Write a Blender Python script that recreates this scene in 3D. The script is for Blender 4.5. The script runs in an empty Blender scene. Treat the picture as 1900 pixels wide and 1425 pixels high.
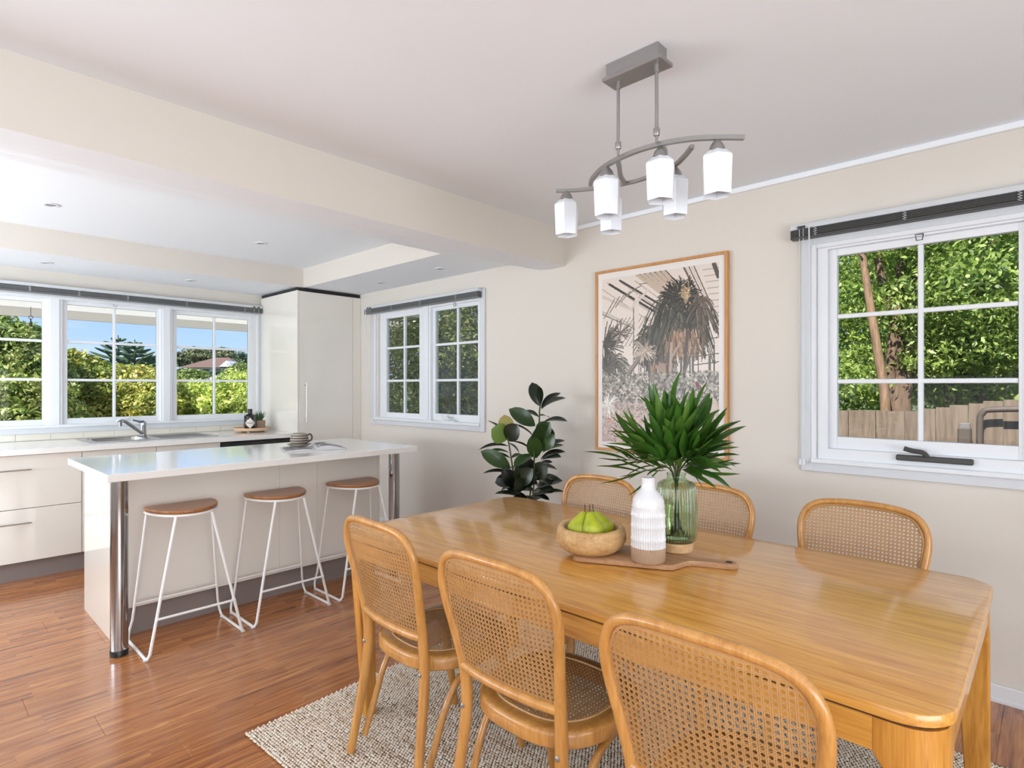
import bpy, bmesh, math, random
import numpy as np
from mathutils import Vector, Matrix, Euler
random.seed(7)
PI = math.pi
C = bpy.context.scene.collection
SC = bpy.context.scene

# ------------------------------------------------------------------ camera, sky, sun, lights, exposure
CAM_H = 1.324
cam = bpy.data.cameras.new('camera')
camo = bpy.data.objects.new('camera', cam)
C.objects.link(camo)
camo.location = (0, 0, CAM_H)
cam.sensor_fit = 'HORIZONTAL'
cam.sensor_width = 36.0
cam.lens = 36.0 * 1068.0 / 1900.0
cam.shift_y = 5.5 / 1900.0
HEAD = math.atan2(1005.0, 1068.0)               # heading from +X towards +Y
camo.rotation_euler = (PI / 2, 0, HEAD - PI / 2)
cam.clip_end = 600
SC.camera = camo

SC.view_settings.view_transform = 'Standard'
SC.view_settings.look = 'None'
SC.view_settings.gamma = 1.0
SC.view_settings.use_curve_mapping = False
SC.view_settings.exposure = 0.25

world = bpy.data.worlds.new('sky')
SC.world = world
world.use_nodes = True
wn, wl = world.node_tree.nodes, world.node_tree.links
wn.clear()
w_out = wn.new('ShaderNodeOutputWorld')
w_bg = wn.new('ShaderNodeBackground')
w_tc = wn.new('ShaderNodeTexCoord')
w_sep = wn.new('ShaderNodeSeparateXYZ')
w_ramp = wn.new('ShaderNodeValToRGB')
w_noise = wn.new('ShaderNodeTexNoise')
w_map = wn.new('ShaderNodeMapping')
w_cr = wn.new('ShaderNodeValToRGB')
w_mix = wn.new('ShaderNodeMixRGB')
wl.new(w_tc.outputs['Generated'], w_sep.inputs[0])
wl.new(w_sep.outputs['Z'], w_ramp.inputs[0])
e = w_ramp.color_ramp.elements
e[0].position = 0.0; e[0].color = (0.62, 0.80, 1.0, 1)
e[1].position = 0.45; e[1].color = (0.16, 0.36, 0.80, 1)
k = w_ramp.color_ramp.elements.new(0.12); k.color = (0.36, 0.60, 1.0, 1)
w_map.inputs['Scale'].default_value = (1.5, 1.5, 9)
wl.new(w_tc.outputs['Generated'], w_map.inputs[0])
wl.new(w_map.outputs[0], w_noise.inputs['Vector'])
w_noise.inputs['Scale'].default_value = 2.2
w_noise.inputs['Detail'].default_value = 6
wl.new(w_noise.outputs['Fac'], w_cr.inputs[0])
w_cr.color_ramp.elements[0].position = 0.48; w_cr.color_ramp.elements[0].color = (0, 0, 0, 1)
w_cr.color_ramp.elements[1].position = 0.75; w_cr.color_ramp.elements[1].color = (0.6, 0.6, 0.6, 1)
wl.new(w_cr.outputs[0], w_mix.inputs[0])
wl.new(w_ramp.outputs[0], w_mix.inputs[1])
w_mix.inputs[2].default_value = (0.95, 0.97, 1.0, 1)
wl.new(w_mix.outputs[0], w_bg.inputs[0])
w_bg.inputs[1].default_value = 0.92
wl.new(w_bg.outputs[0], w_out.inputs[0])

sun = bpy.data.lights.new('sun', 'SUN')
sun.energy = 7.9
sun.color = (1.0, 0.95, 0.86)
sun.angle = math.radians(0.6)
suno = bpy.data.objects.new('sun', sun)
C.objects.link(suno)
suno.rotation_euler = Vector((0.80, 0.04, -0.85)).to_track_quat('-Z', 'Y').to_euler()

def area(name, loc, direction, sx, sy, power, col=(1, 1, 1)):
    l = bpy.data.lights.new(name, 'AREA')
    l.shape = 'RECTANGLE'; l.size = sx; l.size_y = sy; l.energy = power; l.color = col
    o = bpy.data.objects.new(name, l)
    C.objects.link(o)
    o.location = loc
    o.rotation_euler = Vector(direction).to_track_quat('-Z', 'Y').to_euler()
    return o
# added fill lights, unseen: behind the camera and along the closed left wall
area('rear_fill_light', (-0.3, -2.6, 1.25), (0, 1, 0.46), 3.4, 1.9, 126, (0.86, 0.95, 1.02))
area('left_fill_light', (-2.1, 0.6, 1.35), (1, 0, 0.9), 3.2, 1.6, 46, (0.86, 0.95, 1.02))
area('kitchen_fill_light', (-2.1, 4.1, 1.35), (1, 0, 0.9), 2.4, 1.5, 150, (0.86, 0.95, 1.02))

# ------------------------------------------------------------------ materials
def s2l(c):
    return tuple(((x / 255.0) / 12.92 if x / 255.0 <= 0.04045 else ((x / 255.0 + 0.055) / 1.055) ** 2.4) for x in c)

def newmat(name):
    m = bpy.data.materials.new(name)
    m.use_nodes = True
    nt = m.node_tree
    b = nt.nodes['Principled BSDF']
    return m, nt, b

def plain(name, rgb, rough=0.5, metal=0.0, spec=0.5, bump=0.0, bscale=60, coat=0.0, vary=0.0):
    m, nt, b = newmat(name)
    b.inputs['Base Color'].default_value = (*s2l(rgb), 1)
    b.inputs['Roughness'].default_value = rough
    b.inputs['Metallic'].default_value = metal
    b.inputs['Specular IOR Level'].default_value = spec
    b.inputs['Coat Weight'].default_value = coat
    b.inputs['Coat Roughness'].default_value = 0.08
    tc = nt.nodes.new('ShaderNodeTexCoord')
    nz = nt.nodes.new('ShaderNodeTexNoise')
    nz.inputs['Scale'].default_value = bscale
    nz.inputs['Detail'].default_value = 4
    nt.links.new(tc.outputs['Object'], nz.inputs['Vector'])
    if bump > 0:
        bp = nt.nodes.new('ShaderNodeBump')
        bp.inputs['Strength'].default_value = bump
        bp.inputs['Distance'].default_value = 0.002
        nt.links.new(nz.outputs['Fac'], bp.inputs['Height'])
        nt.links.new(bp.outputs[0], b.inputs['Normal'])
    if vary > 0:
        mx = nt.nodes.new('ShaderNodeMixRGB'); mx.blend_type = 'MULTIPLY'
        mx.inputs[0].default_value = vary
        mx.inputs[1].default_value = (*s2l(rgb), 1)
        nt.links.new(nz.outputs['Fac'], mx.inputs[2])
        nt.links.new(mx.outputs[0], b.inputs['Base Color'])
    return m

def wood(name, c1, c2, axis='Y', scale=1.0, rough=0.4, coat=0.0, bump=0.15, world=False, stretch=14.0, rand=0.0):
    """grain runs along AXIS (object or world coordinates)"""
    m, nt, b = newmat(name)
    N, L = nt.nodes, nt.links
    if world:
        src = N.new('ShaderNodeNewGeometry').outputs['Position']
    else:
        src = N.new('ShaderNodeTexCoord').outputs['Object']
    mp = N.new('ShaderNodeMapping')
    s = [stretch * scale] * 3
    s['XYZ'.index(axis)] = 1.0 * scale
    mp.inputs['Scale'].default_value = s
    L.new(src, mp.inputs[0])
    if rand:
        oi = N.new('ShaderNodeObjectInfo')
        ml = N.new('ShaderNodeMath'); ml.operation = 'MULTIPLY'; ml.inputs[1].default_value = 40
        L.new(oi.outputs['Random'], ml.inputs[0])
        cb = N.new('ShaderNodeCombineXYZ')
        for i in range(3): L.new(ml.outputs[0], cb.inputs[i])
        L.new(cb.outputs[0], mp.inputs['Location'])
    n1 = N.new('ShaderNodeTexNoise'); n1.inputs['Scale'].default_value = 2.2
    n1.inputs['Detail'].default_value = 8; n1.inputs['Roughness'].default_value = 0.65
    n1.inputs['Distortion'].default_value = 0.6
    L.new(mp.outputs[0], n1.inputs['Vector'])
    mp2 = N.new('ShaderNodeMapping')
    s2 = [stretch * 8 * scale] * 3; s2['XYZ'.index(axis)] = 3 * scale
    mp2.inputs['Scale'].default_value = s2
    L.new(src, mp2.inputs[0])
    n2 = N.new('ShaderNodeTexNoise'); n2.inputs['Scale'].default_value = 2.0; n2.inputs['Detail'].default_value = 3
    L.new(mp2.outputs[0], n2.inputs['Vector'])
    ad = N.new('ShaderNodeMath'); ad.operation = 'MULTIPLY_ADD'
    ad.inputs[1].default_value = 0.45
    L.new(n2.outputs['Fac'], ad.inputs[0]); L.new(n1.outputs['Fac'], ad.inputs[2])
    rp = N.new('ShaderNodeValToRGB')
    rp.color_ramp.elements[0].position = 0.46; rp.color_ramp.elements[0].color = (*s2l(c2), 1)
    rp.color_ramp.elements[1].position = 0.86; rp.color_ramp.elements[1].color = (*s2l(c1), 1)
    L.new(ad.outputs[0], rp.inputs[0])
    L.new(rp.outputs[0], b.inputs['Base Color'])
    b.inputs['Roughness'].default_value = rough
    b.inputs['Coat Weight'].default_value = coat
    b.inputs['Coat Roughness'].default_value = 0.12
    bp = N.new('ShaderNodeBump'); bp.inputs['Strength'].default_value = bump; bp.inputs['Distance'].default_value = 0.001
    L.new(ad.outputs[0], bp.inputs['Height']); L.new(bp.outputs[0], b.inputs['Normal'])
    return m

def floor_material():
    """laminate: each plank carries printed strips of three tones with dark grain running along X"""
    m, nt, b = newmat('laminate_floor')
    N, L = nt.nodes, nt.links
    pos = N.new('ShaderNodeNewGeometry').outputs['Position']
    br = N.new('ShaderNodeTexBrick')
    br.inputs['Scale'].default_value = 1.0
    br.inputs['Brick Width'].default_value = 0.62
    br.inputs['Row Height'].default_value = 0.0633
    br.inputs['Mortar Size'].default_value = 0.0006
    br.inputs['Mortar Smooth'].default_value = 0.0
    br.inputs['Bias'].default_value = 0.0
    br.inputs['Color1'].default_value = (0, 0, 0, 1); br.inputs['Color2'].default_value = (1, 1, 1, 1)
    br.inputs['Mortar'].default_value = (0.0, 0.0, 0.0, 1)
    br.offset = 0.37; br.offset_frequency = 2; br.squash = 0.72; br.squash_frequency = 3
    L.new(pos, br.inputs['Vector'])
    # per-strip offset moves the grain
    mul = N.new('ShaderNodeVectorMath'); mul.operation = 'SCALE'; mul.inputs['Scale'].default_value = 3.7
    L.new(br.outputs['Color'], mul.inputs[0])
    addv = N.new('ShaderNodeVectorMath'); addv.operation = 'ADD'
    L.new(pos, addv.inputs[0]); L.new(mul.outputs[0], addv.inputs[1])
    mp = N.new('ShaderNodeMapping'); mp.inputs['Scale'].default_value = (1.6, 26, 26)
    L.new(addv.outputs[0], mp.inputs[0])
    n1 = N.new('ShaderNodeTexNoise'); n1.inputs['Scale'].default_value = 1.7; n1.inputs['Detail'].default_value = 9
    n1.inputs['Roughness'].default_value = 0.62; n1.inputs['Distortion'].default_value = 0.9
    L.new(mp.outputs[0], n1.inputs['Vector'])
    rp = N.new('ShaderNodeValToRGB')
    el = rp.color_ramp.elements
    el[0].position = 0.30; el[0].color = (*s2l((112, 60, 30)), 1)
    el[1].position = 0.72; el[1].color = (*s2l((214, 152, 90)), 1)
    a = el.new(0.42); a.color = (*s2l((160, 94, 48)), 1)
    a = el.new(0.56); a.color = (*s2l((188, 120, 64)), 1)
    L.new(n1.outputs['Fac'], rp.inputs[0])
    mx = N.new('ShaderNodeMixRGB'); mx.blend_type = 'MULTIPLY'; mx.inputs[0].default_value = 1.0
    rp2 = N.new('ShaderNodeValToRGB')
    rp2.color_ramp.elements[0].color = (0.80, 0.76, 0.74, 1); rp2.color_ramp.elements[1].color = (1.0, 1.0, 1.0, 1)
    L.new(br.outputs['Color'], rp2.inputs[0])
    L.new(rp.outputs[0], mx.inputs[1]); L.new(rp2.outputs[0], mx.inputs[2])
    L.new(mx.outputs[0], b.inputs['Base Color'])
    b.inputs['Roughness'].default_value = 0.26
    b.inputs['Specular IOR Level'].default_value = 0.6
    b.inputs['Coat Weight'].default_value = 0.6
    b.inputs['Coat Roughness'].default_value = 0.12
    bp = N.new('ShaderNodeBump'); bp.inputs['Strength'].default_value = 0.10; bp.inputs['Distance'].default_value = 0.001
    L.new(n1.outputs['Fac'], bp.inputs['Height']); L.new(bp.outputs[0], b.inputs['Normal'])
    return m

def foliage(name, cols, rough=0.45, transl=0.35, nscale=0.0, island=True, vein=False):
    m, nt, b = newmat(name)
    N, L = nt.nodes, nt.links
    rp = N.new('ShaderNodeValToRGB')
    el = rp.color_ramp.elements
    el[0].color = (*s2l(cols[0]), 1); el[1].color = (*s2l(cols[-1]), 1)
    for i, c in enumerate(cols[1:-1]):
        q = el.new((i + 1) / (len(cols) - 1)); q.color = (*s2l(c), 1)
    if island:
        g = N.new('ShaderNodeNewGeometry')
        if nscale:
            nz = N.new('ShaderNodeTexNoise'); nz.inputs['Scale'].default_value = nscale
            L.new(g.outputs['Position'], nz.inputs['Vector'])
            mm = N.new('ShaderNodeMath'); mm.operation = 'MULTIPLY_ADD'; mm.inputs[1].default_value = 1.9; mm.inputs[2].default_value = -0.45
            L.new(nz.outputs['Fac'], mm.inputs[0])
            av = N.new('ShaderNodeMath'); av.operation = 'MULTIPLY_ADD'; av.inputs[1].default_value = 0.5
            L.new(g.outputs['Random Per Island'], av.inputs[0])
            hf = N.new('ShaderNodeMath'); hf.operation = 'MULTIPLY'; hf.inputs[1].default_value = 0.5
            L.new(mm.outputs[0], hf.inputs[0]); L.new(hf.outputs[0], av.inputs[2])
            L.new(av.outputs[0], rp.inputs[0])
        else:
            L.new(g.outputs['Random Per Island'], rp.inputs[0])
    else:
        L.new(N.new('ShaderNodeObjectInfo').outputs['Random'], rp.inputs[0])
    L.new(rp.outputs[0], b.inputs['Base Color'])
    b.inputs['Roughness'].default_value = rough
    tr = N.new('ShaderNodeBsdfTranslucent'); L.new(rp.outputs[0], tr.inputs[0])
    mx = N.new('ShaderNodeMixShader'); mx.inputs[0].default_value = transl
    L.new(b.outputs[0], mx.inputs[1]); L.new(tr.outputs[0], mx.inputs[2])
    L.new(mx.outputs[0], N['Material Output'].inputs[0])
    return m

def pane_material(name, tint=(1, 1, 1), screen=0.0):
    m = bpy.data.materials.new(name); m.use_nodes = True
    N, L = m.node_tree.nodes, m.node_tree.links
    N.clear()
    out = N.new('ShaderNodeOutputMaterial')
    t = N.new('ShaderNodeBsdfTransparent'); t.inputs[0].default_value = (*tint, 1)
    g = N.new('ShaderNodeBsdfGlossy'); g.inputs['Roughness'].default_value = 0.02
    f = N.new('ShaderNodeFresnel'); f.inputs[0].default_value = 1.16
    mx = N.new('ShaderNodeMixShader')
    L.new(f.outputs[0], mx.inputs[0]); L.new(t.outputs[0], mx.inputs[1]); L.new(g.outputs[0], mx.inputs[2])
    last = mx.outputs[0]
    if screen:
        d = N.new('ShaderNodeBsdfDiffuse'); d.inputs[0].default_value = (0.13, 0.12, 0.11, 1)
        m2 = N.new('ShaderNodeMixShader'); m2.inputs[0].default_value = screen
        L.new(t.outputs[0], m2.inputs[1]); L.new(d.outputs[0], m2.inputs[2]); last = m2.outputs[0]
    L.new(last, out.inputs[0])
    return m

M = {}
M['wall'] = plain('cream_wall_paint', (221, 214, 205), 0.75, spec=0.25, bump=0.08, bscale=180)
M['ceil'] = plain('white_ceiling_paint', (240, 244, 249), 0.85, spec=0.2, bump=0.05, bscale=120)
M['trim'] = plain('white_gloss_trim', (229, 231, 235), 0.3, spec=0.5)
M['dtrim'] = plain('grey_white_trim', (212, 215, 220), 0.35)
M['gloss'] = plain('cream_gloss_laminate', (236, 230, 221), 0.09, spec=0.5, coat=0.35)
M['satin'] = plain('cream_satin_laminate', (234, 229, 221), 0.3, spec=0.5)
M['bench'] = plain('white_benchtop', (248, 246, 242), 0.14, spec=0.6, bump=0.0, coat=0.5)
M['kick'] = plain('grey_brown_kickboard', (138, 126, 122), 0.4)
M['black'] = plain('black_plastic', (22, 22, 24), 0.35)
M['dark'] = plain('dark_glass_panel', (38, 40, 42), 0.12, coat=0.3)
M['chrome'] = plain('polished_chrome', (172, 174, 178), 0.12, metal=1.0)
M['steel'] = plain('brushed_steel', (186, 184, 182), 0.28, metal=1.0, bump=0.05, bscale=300)
M['nickel'] = plain('brushed_nickel', (160, 158, 157), 0.38, metal=0.75)
M['wmetal'] = plain('white_powder_coat', (242, 240, 238), 0.35)
M['slat'] = plain('grey_blind_slat', (112, 113, 114), 0.4, metal=0.2)
M['slatd'] = plain('dark_grey_blind_slat', (74, 74, 72), 0.45, metal=0.2)
M['head'] = plain('pale_grey_headrail', (205, 208, 212), 0.35)
M['cord'] = plain('clear_plastic_cord', (214, 218, 222), 0.25)
M['tile'] = plain('cream_glazed_tile', (230, 224, 212), 0.15, coat=0.3)
M['grout'] = plain('pale_grout', (196, 190, 180), 0.8)
M['floor'] = floor_material()
M['sub'] = plain('dark_underlay', (70, 45, 32), 0.8)
M['oak'] = wood('honey_oak_table', (224, 164, 78), (182, 116, 38), 'Y', 1.6, rough=0.30, coat=0.7, bump=0.08, stretch=18)
M['oakz'] = wood('honey_oak_upright', (212, 150, 66), (172, 106, 34), 'Z', 1.6, rough=0.38, coat=0.1, bump=0.10, stretch=12)
M['bent'] = wood('bent_beech_amber', (204, 148, 80), (170, 112, 50), 'Z', 1.5, rough=0.3, coat=0.3, bump=0.06, stretch=9, rand=1)
M['cane'] = plain('woven_cane', (208, 158, 102), 0.45, vary=0.35, bscale=40)
M['seatw'] = wood('tan_seat_wood', (162, 104, 54), (124, 74, 36), 'X', 1.5, rough=0.35, coat=0.2, stretch=8)
M['frameoak'] = wood('oak_picture_frame', (204, 150, 92), (176, 120, 66), 'Z', 2, rough=0.4, stretch=10)
M['board'] = wood('acacia_board', (190, 146, 108), (158, 112, 78), 'Y', 3, rough=0.5, stretch=7)
M['bowl'] = wood('pale_carved_wood', (220, 182, 128), (176, 130, 80), 'X', 2.2, rough=0.6, stretch=3)
M['ply'] = wood('pale_timber_base', (224, 186, 140), (196, 150, 104), 'X', 3, rough=0.5, stretch=8)
M['ceram'] = plain('white_glazed_ceramic', (222, 220, 222), 0.22, coat=0.2)
M['ceramtan'] = plain('raw_tan_ceramic', (178, 150, 124), 0.6)
M['opal'] = plain('opal_glass', (238, 243, 250), 0.2, coat=0.3)
M['mat'] = plain('white_mat_board', (232, 226, 222), 0.6)
M['pot'] = plain('matte_grey_pot', (150, 146, 140), 0.7)
M['soil'] = plain('potting_soil', (60, 44, 34), 0.9, bump=0.5)
M['stem'] = plain('green_brown_stem', (70, 78, 40), 0.6)
M['bark'] = wood('grey_brown_bark', (150, 122, 96), (88, 68, 52), 'Z', 2, rough=0.9, stretch=6, bump=0.6)
M['barkd'] = wood('dark_bark', (124, 102, 84), (66, 52, 42), 'Z', 2, rough=0.9, stretch=6, bump=0.6)
M['fence'] = wood('weathered_paling', (126, 112, 98), (84, 70, 58), 'Z', 2.5, rough=0.85, stretch=7, bump=0.4, rand=1)
M['pipe'] = plain('rusty_grey_pipe', (96, 84, 76), 0.6, vary=0.6, bscale=30)
M['glass'] = pane_material('window_glass')
M['screen'] = pane_material('insect_screen', screen=0.30)
M['eave'] = plain('white_eave_lining', (236, 232, 226), 0.6)
m, nt, b = newmat('brightened_soffit_sheet')  # translucency added so sun from above brightens the soffit
b.inputs['Base Color'].default_value = (0.8, 0.79, 0.76, 1); b.inputs['Roughness'].default_value = 0.6
tn = nt.nodes.new('ShaderNodeBsdfTranslucent'); tn.inputs[0].default_value = (0.86, 0.85, 0.82, 1)
mn = nt.nodes.new('ShaderNodeMixShader'); mn.inputs[0].default_value = 0.62
nt.links.new(b.outputs[0], mn.inputs[1]); nt.links.new(tn.outputs[0], mn.inputs[2]); nt.links.new(mn.outputs[0], nt.nodes['Material Output'].inputs[0])
M['sheet'] = m
M['grass'] = plain('garden_ground', (96, 104, 58), 0.95, bump=0.5, bscale=3, vary=0.5)
M['hroof'] = plain('brown_tiled_roof', (112, 88, 78), 0.8, vary=0.3, bscale=8)
M['groof'] = plain('slate_grey_roof', (96, 96, 108), 0.7, vary=0.3, bscale=8)
M['hwall'] = plain('pale_house_wall', (202, 206, 214), 0.8)
M['hglass'] = plain('dark_house_window', (40, 48, 60), 0.2)
M['page'] = plain('magazine_page', (204, 200, 202), 0.4)
M['print'] = plain('grey_page_print', (110, 106, 110), 0.4, vary=0.5, bscale=25)
M['terra'] = plain('brown_stone_pot', (168, 142, 120), 0.7, vary=0.3)
M['traywood'] = wood('pale_tray_wood', (226, 192, 158), (204, 164, 128), 'X', 3, rough=0.5, stretch=6)
M['bottle'] = plain('black_glass_bottle', (18, 16, 16), 0.12, coat=0.4)
M['label'] = plain('cream_paper_label', (226, 216, 202), 0.6)
M['mugw'] = plain('pale_stoneware', (160, 150, 138), 0.45)
M['mugd'] = plain('brown_stoneware', (84, 72, 62), 0.5)
M['leafv'] = foliage('vase_leaf_green', [(44, 82, 28), (70, 114, 40), (56, 98, 32), (104, 142, 58)], 0.32, 0.25, island=False)
M['leaff'] = foliage('rubber_leaf_dark', [(16, 24, 18), (26, 34, 24), (36, 50, 28), (22, 30, 24)], 0.3, 0.08, island=False)
M['leaffb'] = foliage('rubber_leaf_young', [(104, 140, 54), (124, 150, 66)], 0.3, 0.25, island=False)
M['leaffp'] = foliage('rubber_leaf_blush', [(176, 166, 96), (182, 150, 100)], 0.3, 0.25, island=False)
M['leafs'] = foliage('pot_plant_green', [(70, 100, 70), (110, 140, 96)], 0.5, 0.2)
M['bushA'] = foliage('variegated_bush', [(38, 62, 26), (84, 116, 44), (138, 158, 72), (196, 198, 130), (240, 232, 200)], 0.5, 0.3, nscale=4.0)
M['bushB'] = foliage('yellow_green_bush', [(40, 62, 24), (92, 118, 42), (140, 154, 62), (176, 180, 92), (204, 190, 96), (222, 216, 176)], 0.5, 0.3, nscale=3.5)
M['bushC'] = foliage('lime_bush', [(60, 88, 30), (130, 158, 58), (188, 206, 96), (222, 228, 140), (238, 240, 196)], 0.5, 0.4, nscale=4.5)
M['bushD'] = foliage('dark_dense_bush', [(36, 46, 24), (76, 98, 40), (122, 144, 62), (172, 184, 110), (224, 228, 196)], 0.4, 0.3, nscale=3.0)
M['bushE'] = foliage('bright_tree_green', [(44, 66, 26), (92, 122, 44), (140, 166, 72), (190, 208, 120), (220, 232, 170)], 0.45, 0.45, nscale=2.5)
M['conif'] = foliage('dark_conifer', [(54, 80, 60), (88, 112, 80)], 0.6, 0.1)
M['gum'] = foliage('olive_gum', [(62, 78, 48), (112, 122, 82), (150, 150, 110)], 0.6, 0.2)
M['pearg'] = None

m, nt, b = newmat('green_pear_skin')
tc = nt.nodes.new('ShaderNodeTexCoord'); n = nt.nodes.new('ShaderNodeTexNoise'); n.inputs['Scale'].default_value = 24; n.inputs['Detail'].default_value = 5
rp = nt.nodes.new('ShaderNodeValToRGB')
rp.color_ramp.elements[0].position = 0.3; rp.color_ramp.elements[0].color = (*s2l((138, 152, 26)), 1)
rp.color_ramp.elements[1].position = 0.7; rp.color_ramp.elements[1].color = (*s2l((196, 200, 52)), 1)
nt.links.new(tc.outputs['Object'], n.inputs['Vector']); nt.links.new(n.outputs['Fac'], rp.inputs[0]); nt.links.new(rp.outputs[0], b.inputs['Base Color'])
b.inputs['Roughness'].default_value = 0.35
M['pear'] = m

m, nt, b = newmat('green_ribbed_glass')
b.inputs['Base Color'].default_value = (0.76, 0.90, 0.74, 1)
b.inputs['Transmission Weight'].default_value = 1.0
b.inputs['Roughness'].default_value = 0.02
b.inputs['IOR'].default_value = 1.35
M['vglass'] = m
m, nt, b = newmat('vase_water')
b.inputs['Base Color'].default_value = (0.84, 0.93, 0.78, 1)
b.inputs['Transmission Weight'].default_value = 1.0
b.inputs['Roughness'].default_value = 0.0
b.inputs['IOR'].default_value = 1.2
M['water'] = m

m, nt, b = newmat('woven_jute')
g = nt.nodes.new('ShaderNodeNewGeometry')
rp = nt.nodes.new('ShaderNodeValToRGB'); el = rp.color_ramp.elements
el[0].color = (*s2l((166, 132, 104)), 1); el[1].color = (*s2l((244, 234, 220)), 1)
q = el.new(0.35); q.color = (*s2l((224, 206, 184)), 1)
q = el.new(0.12); q.color = (*s2l((196, 170, 144)), 1)
nz = nt.nodes.new('ShaderNodeTexNoise'); nz.inputs['Scale'].default_value = 3.0; nz.inputs['Detail'].default_value = 4
mp = nt.nodes.new('ShaderNodeMapping'); mp.inputs['Scale'].default_value = (9, 1.2, 1)
nt.links.new(g.outputs['Position'], mp.inputs[0]); nt.links.new(mp.outputs[0], nz.inputs['Vector'])
ma = nt.nodes.new('ShaderNodeMath'); ma.operation = 'MULTIPLY_ADD'; ma.inputs[1].default_value = 0.55
mb = nt.nodes.new('ShaderNodeMath'); mb.operation = 'MULTIPLY_ADD'; mb.inputs[1].default_value = 1.6; mb.inputs[2].default_value = -0.45
nt.links.new(nz.outputs['Fac'], mb.inputs[0])
nt.links.new(g.outputs['Random Per Island'], ma.inputs[0]); nt.links.new(mb.outputs[0], ma.inputs[2])
nt.links.new(ma.outputs[0], rp.inputs[0]); nt.links.new(rp.outputs[0], b.inputs['Base Color'])
b.inputs['Roughness'].default_value = 0.9
M['jute'] = m
M['jutebase'] = plain('jute_backing', (104, 80, 62), 0.95, bump=0.4)

m, nt, b = newmat('art_print')
at = nt.nodes.new('ShaderNodeAttribute'); at.attribute_name = 'ink'
nt.links.new(at.outputs['Color'], b.inputs['Base Color'])
b.inputs['Roughness'].default_value = 0.35
M['art'] = m

# ------------------------------------------------------------------ mesh helpers
def bm_new():
    return bmesh.new()

def box(bm, a, b, bevel=0.0, seg=1, mi=0):
    """axis-aligned box from corner a to corner b"""
    x0, x1 = sorted((a[0], b[0])); y0, y1 = sorted((a[1], b[1])); z0, z1 = sorted((a[2], b[2]))
    r = bmesh.ops.create_cube(bm, size=1.0)
    vs = r['verts']
    for v in vs:
        v.co = Vector(((x0 + x1) / 2 + v.co.x * (x1 - x0), (y0 + y1) / 2 + v.co.y * (y1 - y0), (z0 + z1) / 2 + v.co.z * (z1 - z0)))
    fs = list({f for v in vs for f in v.link_faces})
    for f in fs: f.material_index = mi
    if bevel > 0:
        es = list({e for v in vs for e in v.link_edges})
        bmesh.ops.bevel(bm, geom=es, offset=bevel, segments=seg, affect='EDGES', profile=0.6)
    return bm

def frame_at(t, up=None):
    t = t.normalized()
    if up is None: up = Vector((0, 0, 1)) if abs(t.z) < 0.9 else Vector((1, 0, 0))
    s = t.cross(up).normalized()
    return s, s.cross(t).normalized()

def tube(bm, pts, r, n=8, closed=False, cap=True, rs=None, ell=1.0, up=None):
    """tube along points; rs: radius per point; ell: ratio of the second axis"""
    pts = [Vector(p) for p in pts]
    rings = []
    m_ = len(pts)
    prev = up
    for i, p in enumerate(pts):
        if closed:
            t = pts[(i + 1) % m_] - pts[i - 1]
        else:
            t = pts[min(i + 1, m_ - 1)] - pts[max(i - 1, 0)]
        t.normalize()
        if prev is None:
            s, u = frame_at(t)
        else:
            s = t.cross(prev)
            if s.length < 1e-5: s, u = frame_at(t)
            s.normalize(); u = s.cross(t).normalized()
        if up is None: prev = u
        rr = rs[i] if rs else r
        rings.append([bm.verts.new(p + s * rr * math.cos(2 * PI * k / n) + u * rr * ell * math.sin(2 * PI * k / n)) for k in range(n)])
    mm = m_ if closed else m_ - 1
    for i in range(mm):
        a, c = rings[i], rings[(i + 1) % m_]
        for k in range(n):
            try: bm.faces.new((a[k], a[(k + 1) % n], c[(k + 1) % n], c[k]))
            except ValueError: pass
    if cap and not closed:
        bm.faces.new(rings[0][::-1]); bm.faces.new(rings[-1])
    return bm

def smooth_path(pts, n=6, closed=False):
    """Catmull-Rom"""
    pts = [Vector(p) for p in pts]
    out = []
    m_ = len(pts)
    rng = range(m_ if closed else m_ - 1)
    for i in rng:
        p0 = pts[(i - 1) % m_] if closed else pts[max(i - 1, 0)]
        p1 = pts[i]; p2 = pts[(i + 1) % m_]
        p3 = pts[(i + 2) % m_] if closed else pts[min(i + 2, m_ - 1)]
        for k in range(n):
            t = k / n
            out.append(0.5 * ((2 * p1) + (-p0 + p2) * t + (2 * p0 - 5 * p1 + 4 * p2 - p3) * t * t + (-p0 + 3 * p1 - 3 * p2 + p3) * t ** 3))
    if not closed: out.append(pts[-1])
    return out

def lathe(bm, prof, c=(0, 0, 0), n=32, ribs=0, ribd=0.0, ribrange=None, capb=True, capt=True, mi=0):
    c = Vector(c)
    rings = []
    for (r, z) in prof:
        ring = []
        for k in range(n):
            a = 2 * PI * k / n
            rr = r
            if ribs and (ribrange is None or ribrange[0] <= z <= ribrange[1]):
                rr = r + ribd * (abs(math.cos(ribs * a / 2)) - 0.6)
            ring.append(bm.verts.new(c + Vector((rr * math.cos(a), rr * math.sin(a), z))))
        rings.append(ring)
    for i in range(len(rings) - 1):
        a, d = rings[i], rings[i + 1]
        for k in range(n):
            f = bm.faces.new((a[k], a[(k + 1) % n], d[(k + 1) % n], d[k])); f.material_index = mi
    if capb and prof[0][0] > 1e-5: bm.faces.new(rings[0][::-1]).material_index = mi
    if capt and prof[-1][0] > 1e-5: bm.faces.new(rings[-1]).material_index = mi
    return bm

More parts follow.
